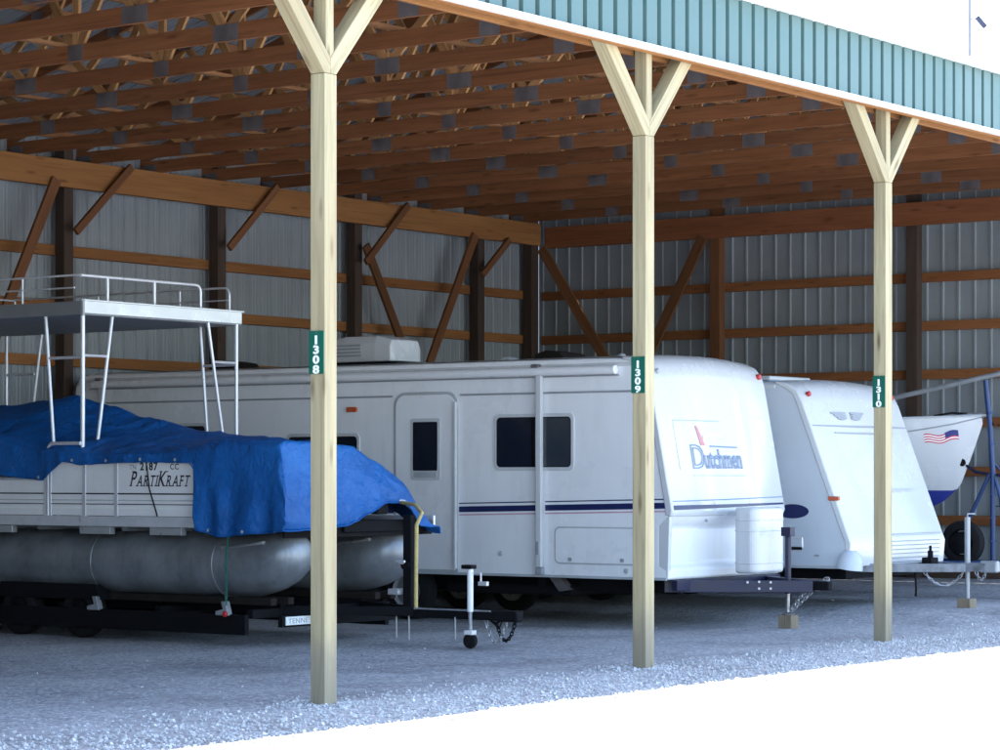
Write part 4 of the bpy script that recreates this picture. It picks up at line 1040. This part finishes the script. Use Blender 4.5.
    f.build('frame', BLUEP, k, bevel=.005)
    for u in (UC-.45, UC+.45): MB().box(u-.05, u+.05, 3.4, 8.6, .605, 1.0 if False else .80).build('bunk', BROWNC, k, bevel=.01)
    MB().box(UC-.06, UC+.06, 2.9, 8.4, .605, .94).build('keel_rest', BROWNC, k)
    for u in (UC-.95, UC+.95):
        for v in (6.2, 7.0): wheel('wheel', (u, v, g+.31), .31, .19, k)
    MB().tube([(UC-.95, 6.2, g+.31), (UC+.95, 6.2, g+.31)], .03, 8).tube([(UC-.95, 7.0, g+.31), (UC+.95, 7.0, g+.31)], .03, 8).build('axle', BLACKM, k)
    # mast stand
    MB().tube([(UC, 2.06, .55), (UC, 2.06, 1.75), (UC+.01, 2.10, 2.3), (UC, 2.16, 2.92)], .034, 10).build('mast_stand', BLUEP, k, smooth=True)
    for z in (.85, 1.15, 1.45, 2.1, 2.5): MB().tube([(UC-.09, 2.05+.03*smooth01(1.8,2.6,z), z), (UC+.09, 2.05+.03*smooth01(1.8,2.6,z), z)], .010, 6).build('step_peg', BLUEP, k)
    MB().tube([(UC+.16, 1.98, .55), (UC+.16, 1.99, 1.72), (UC+.02, 2.05, 1.85)], .016, 8).build('mast_stand_strut', BLUEP, k, smooth=True)
    MB().tube([(UC, 2.46, 1.0), (UC, 2.10, 1.72)], .028, 8).build('mast_stand_strut', BLUEP, k, smooth=True)
    MB().tube([(UC, 1.86, .55), (UC, 1.95, 1.4), (UC, 2.06, 1.78)], .026, 8).build('mast_stand_strut', BLUEP, k, smooth=True)
    MB().tube([(UC, 2.52, 1.88), (UC, 2.30, 1.74), (UC, 2.06, 1.70), (UC, 1.6, 1.68)], .022, 8).build('winch_arm', BLUEBLK, k, smooth=True)
    MB().lathe((UC-.06, 2.46, 1.86), (1,0,0), [(.05,0),(.035,.03),(.035,.09),(.05,.12)], 14).build('bow_roller', RUBBER, k, smooth=True)
    MB().tube([(UC, 2.0, 2.35), (UC, 1.2, 2.05)], .006, 6).tube([(UC, 2.02, 1.30), (UC, 1.2, 1.30)], .007, 6).build('stay_wire', BLACKM, k)
    wheel('spare_wheel', (UC-.16, 2.40, .83), .285, .17, k, .5, rim_m=BLACKM)
    return UC
UC = sailboat()
m_ = MB().tube([(UC-.10, 5.0, 2.47), (UC-.05, 3.41, 2.72), (UC, 2.16, 2.965), (UC, .9, 3.20)], .033, 12).build('mast', GALV, None, smooth=True)
tag(m_, 'lowered aluminium mast resting on the blue stand above the sailboat bow', 'mast')

# ------------------------------------------------------------------ antenna mast beyond the shed
am = thing('antenna_mast', 'thin pale mast with a small dark device rising beyond the shed roof', 'mast', (40.1, 14.2, 0))
MB().tube([(40.1, 14.2, -.1), (40.1, 14.2, 8), (40.1, 14.2, 16.5)], [.07, .045, .03], 10).build('pole', MASTG, am, smooth=True)
MB().beam((40.22, 14.08, 12.35), (40.37, 13.93, 12.11), .09, .11).build('device', mat('dusty_violet_plastic', (0.035, 0.035, 0.075), 0.6), am, bevel=.02)
MB().tube([(40.1, 14.2, 12.30), (40.30, 14.0, 12.28)], .02, 6).build('arm', MASTG, am)
MB().tube([(40.1, 14.2, 12.45), (39.7, 14.7, 12.40), (39.4, 15.1, 12.28)], .012, 6).build('element', MASTG, am)

# ------------------------------------------------------------------ light, sky, camera
EL, AZ = 72.8, 32.0                     # sun from behind the shed, to the right
sun = bpy.data.lights.new('sun', 'SUN'); sun.energy = 4.0; sun.angle = R(0.5); sun.color = (1.0, 0.965, 0.91)
so = bpy.data.objects.new('sun', sun); COL.objects.link(so)
d = Vector((math.cos(R(EL))*math.cos(R(AZ)), math.cos(R(EL))*math.sin(R(AZ)), math.sin(R(EL))))
so.rotation_euler = d.to_track_quat('Z', 'Y').to_euler(); so.location = (0, 0, 30)
w = bpy.data.worlds.new('World'); S.world = w; w.use_nodes = True
nt = w.node_tree; bg = nt.nodes['Background']
sky = nt.nodes.new('ShaderNodeTexSky'); sky.sky_type = 'NISHITA'; sky.sun_disc = False
sky.sun_elevation = R(EL); sky.sun_rotation = R(90-AZ); sky.air_density = 1.0; sky.dust_density = 1.2; sky.ozone_density = 0.6
nt.links.new(sky.outputs[0], bg.inputs[0]); bg.inputs[1].default_value = 0.13

cam = bpy.data.cameras.new('camera'); cam.lens = 36*2.58; cam.sensor_width = 36; cam.shift_y = 0.100; cam.clip_end = 3000
co = bpy.data.objects.new('camera', cam); COL.objects.link(co)
co.location = (-14.72, -12.40, 1.70); co.rotation_euler = (R(90), 0, R(36.2-90))
S.camera = co
vs = S.view_settings; S.display_settings.display_device = 'sRGB'
vs.view_transform = 'Standard'; vs.look = 'None'; vs.exposure = 2.7; vs.gamma = 1; vs.use_curve_mapping = False
S.render.engine = 'CYCLES'
cy = S.cycles; cy.use_denoising = True; cy.max_bounces = 7; cy.diffuse_bounces = 4; cy.glossy_bounces = 3; cy.sample_clamp_indirect = 8
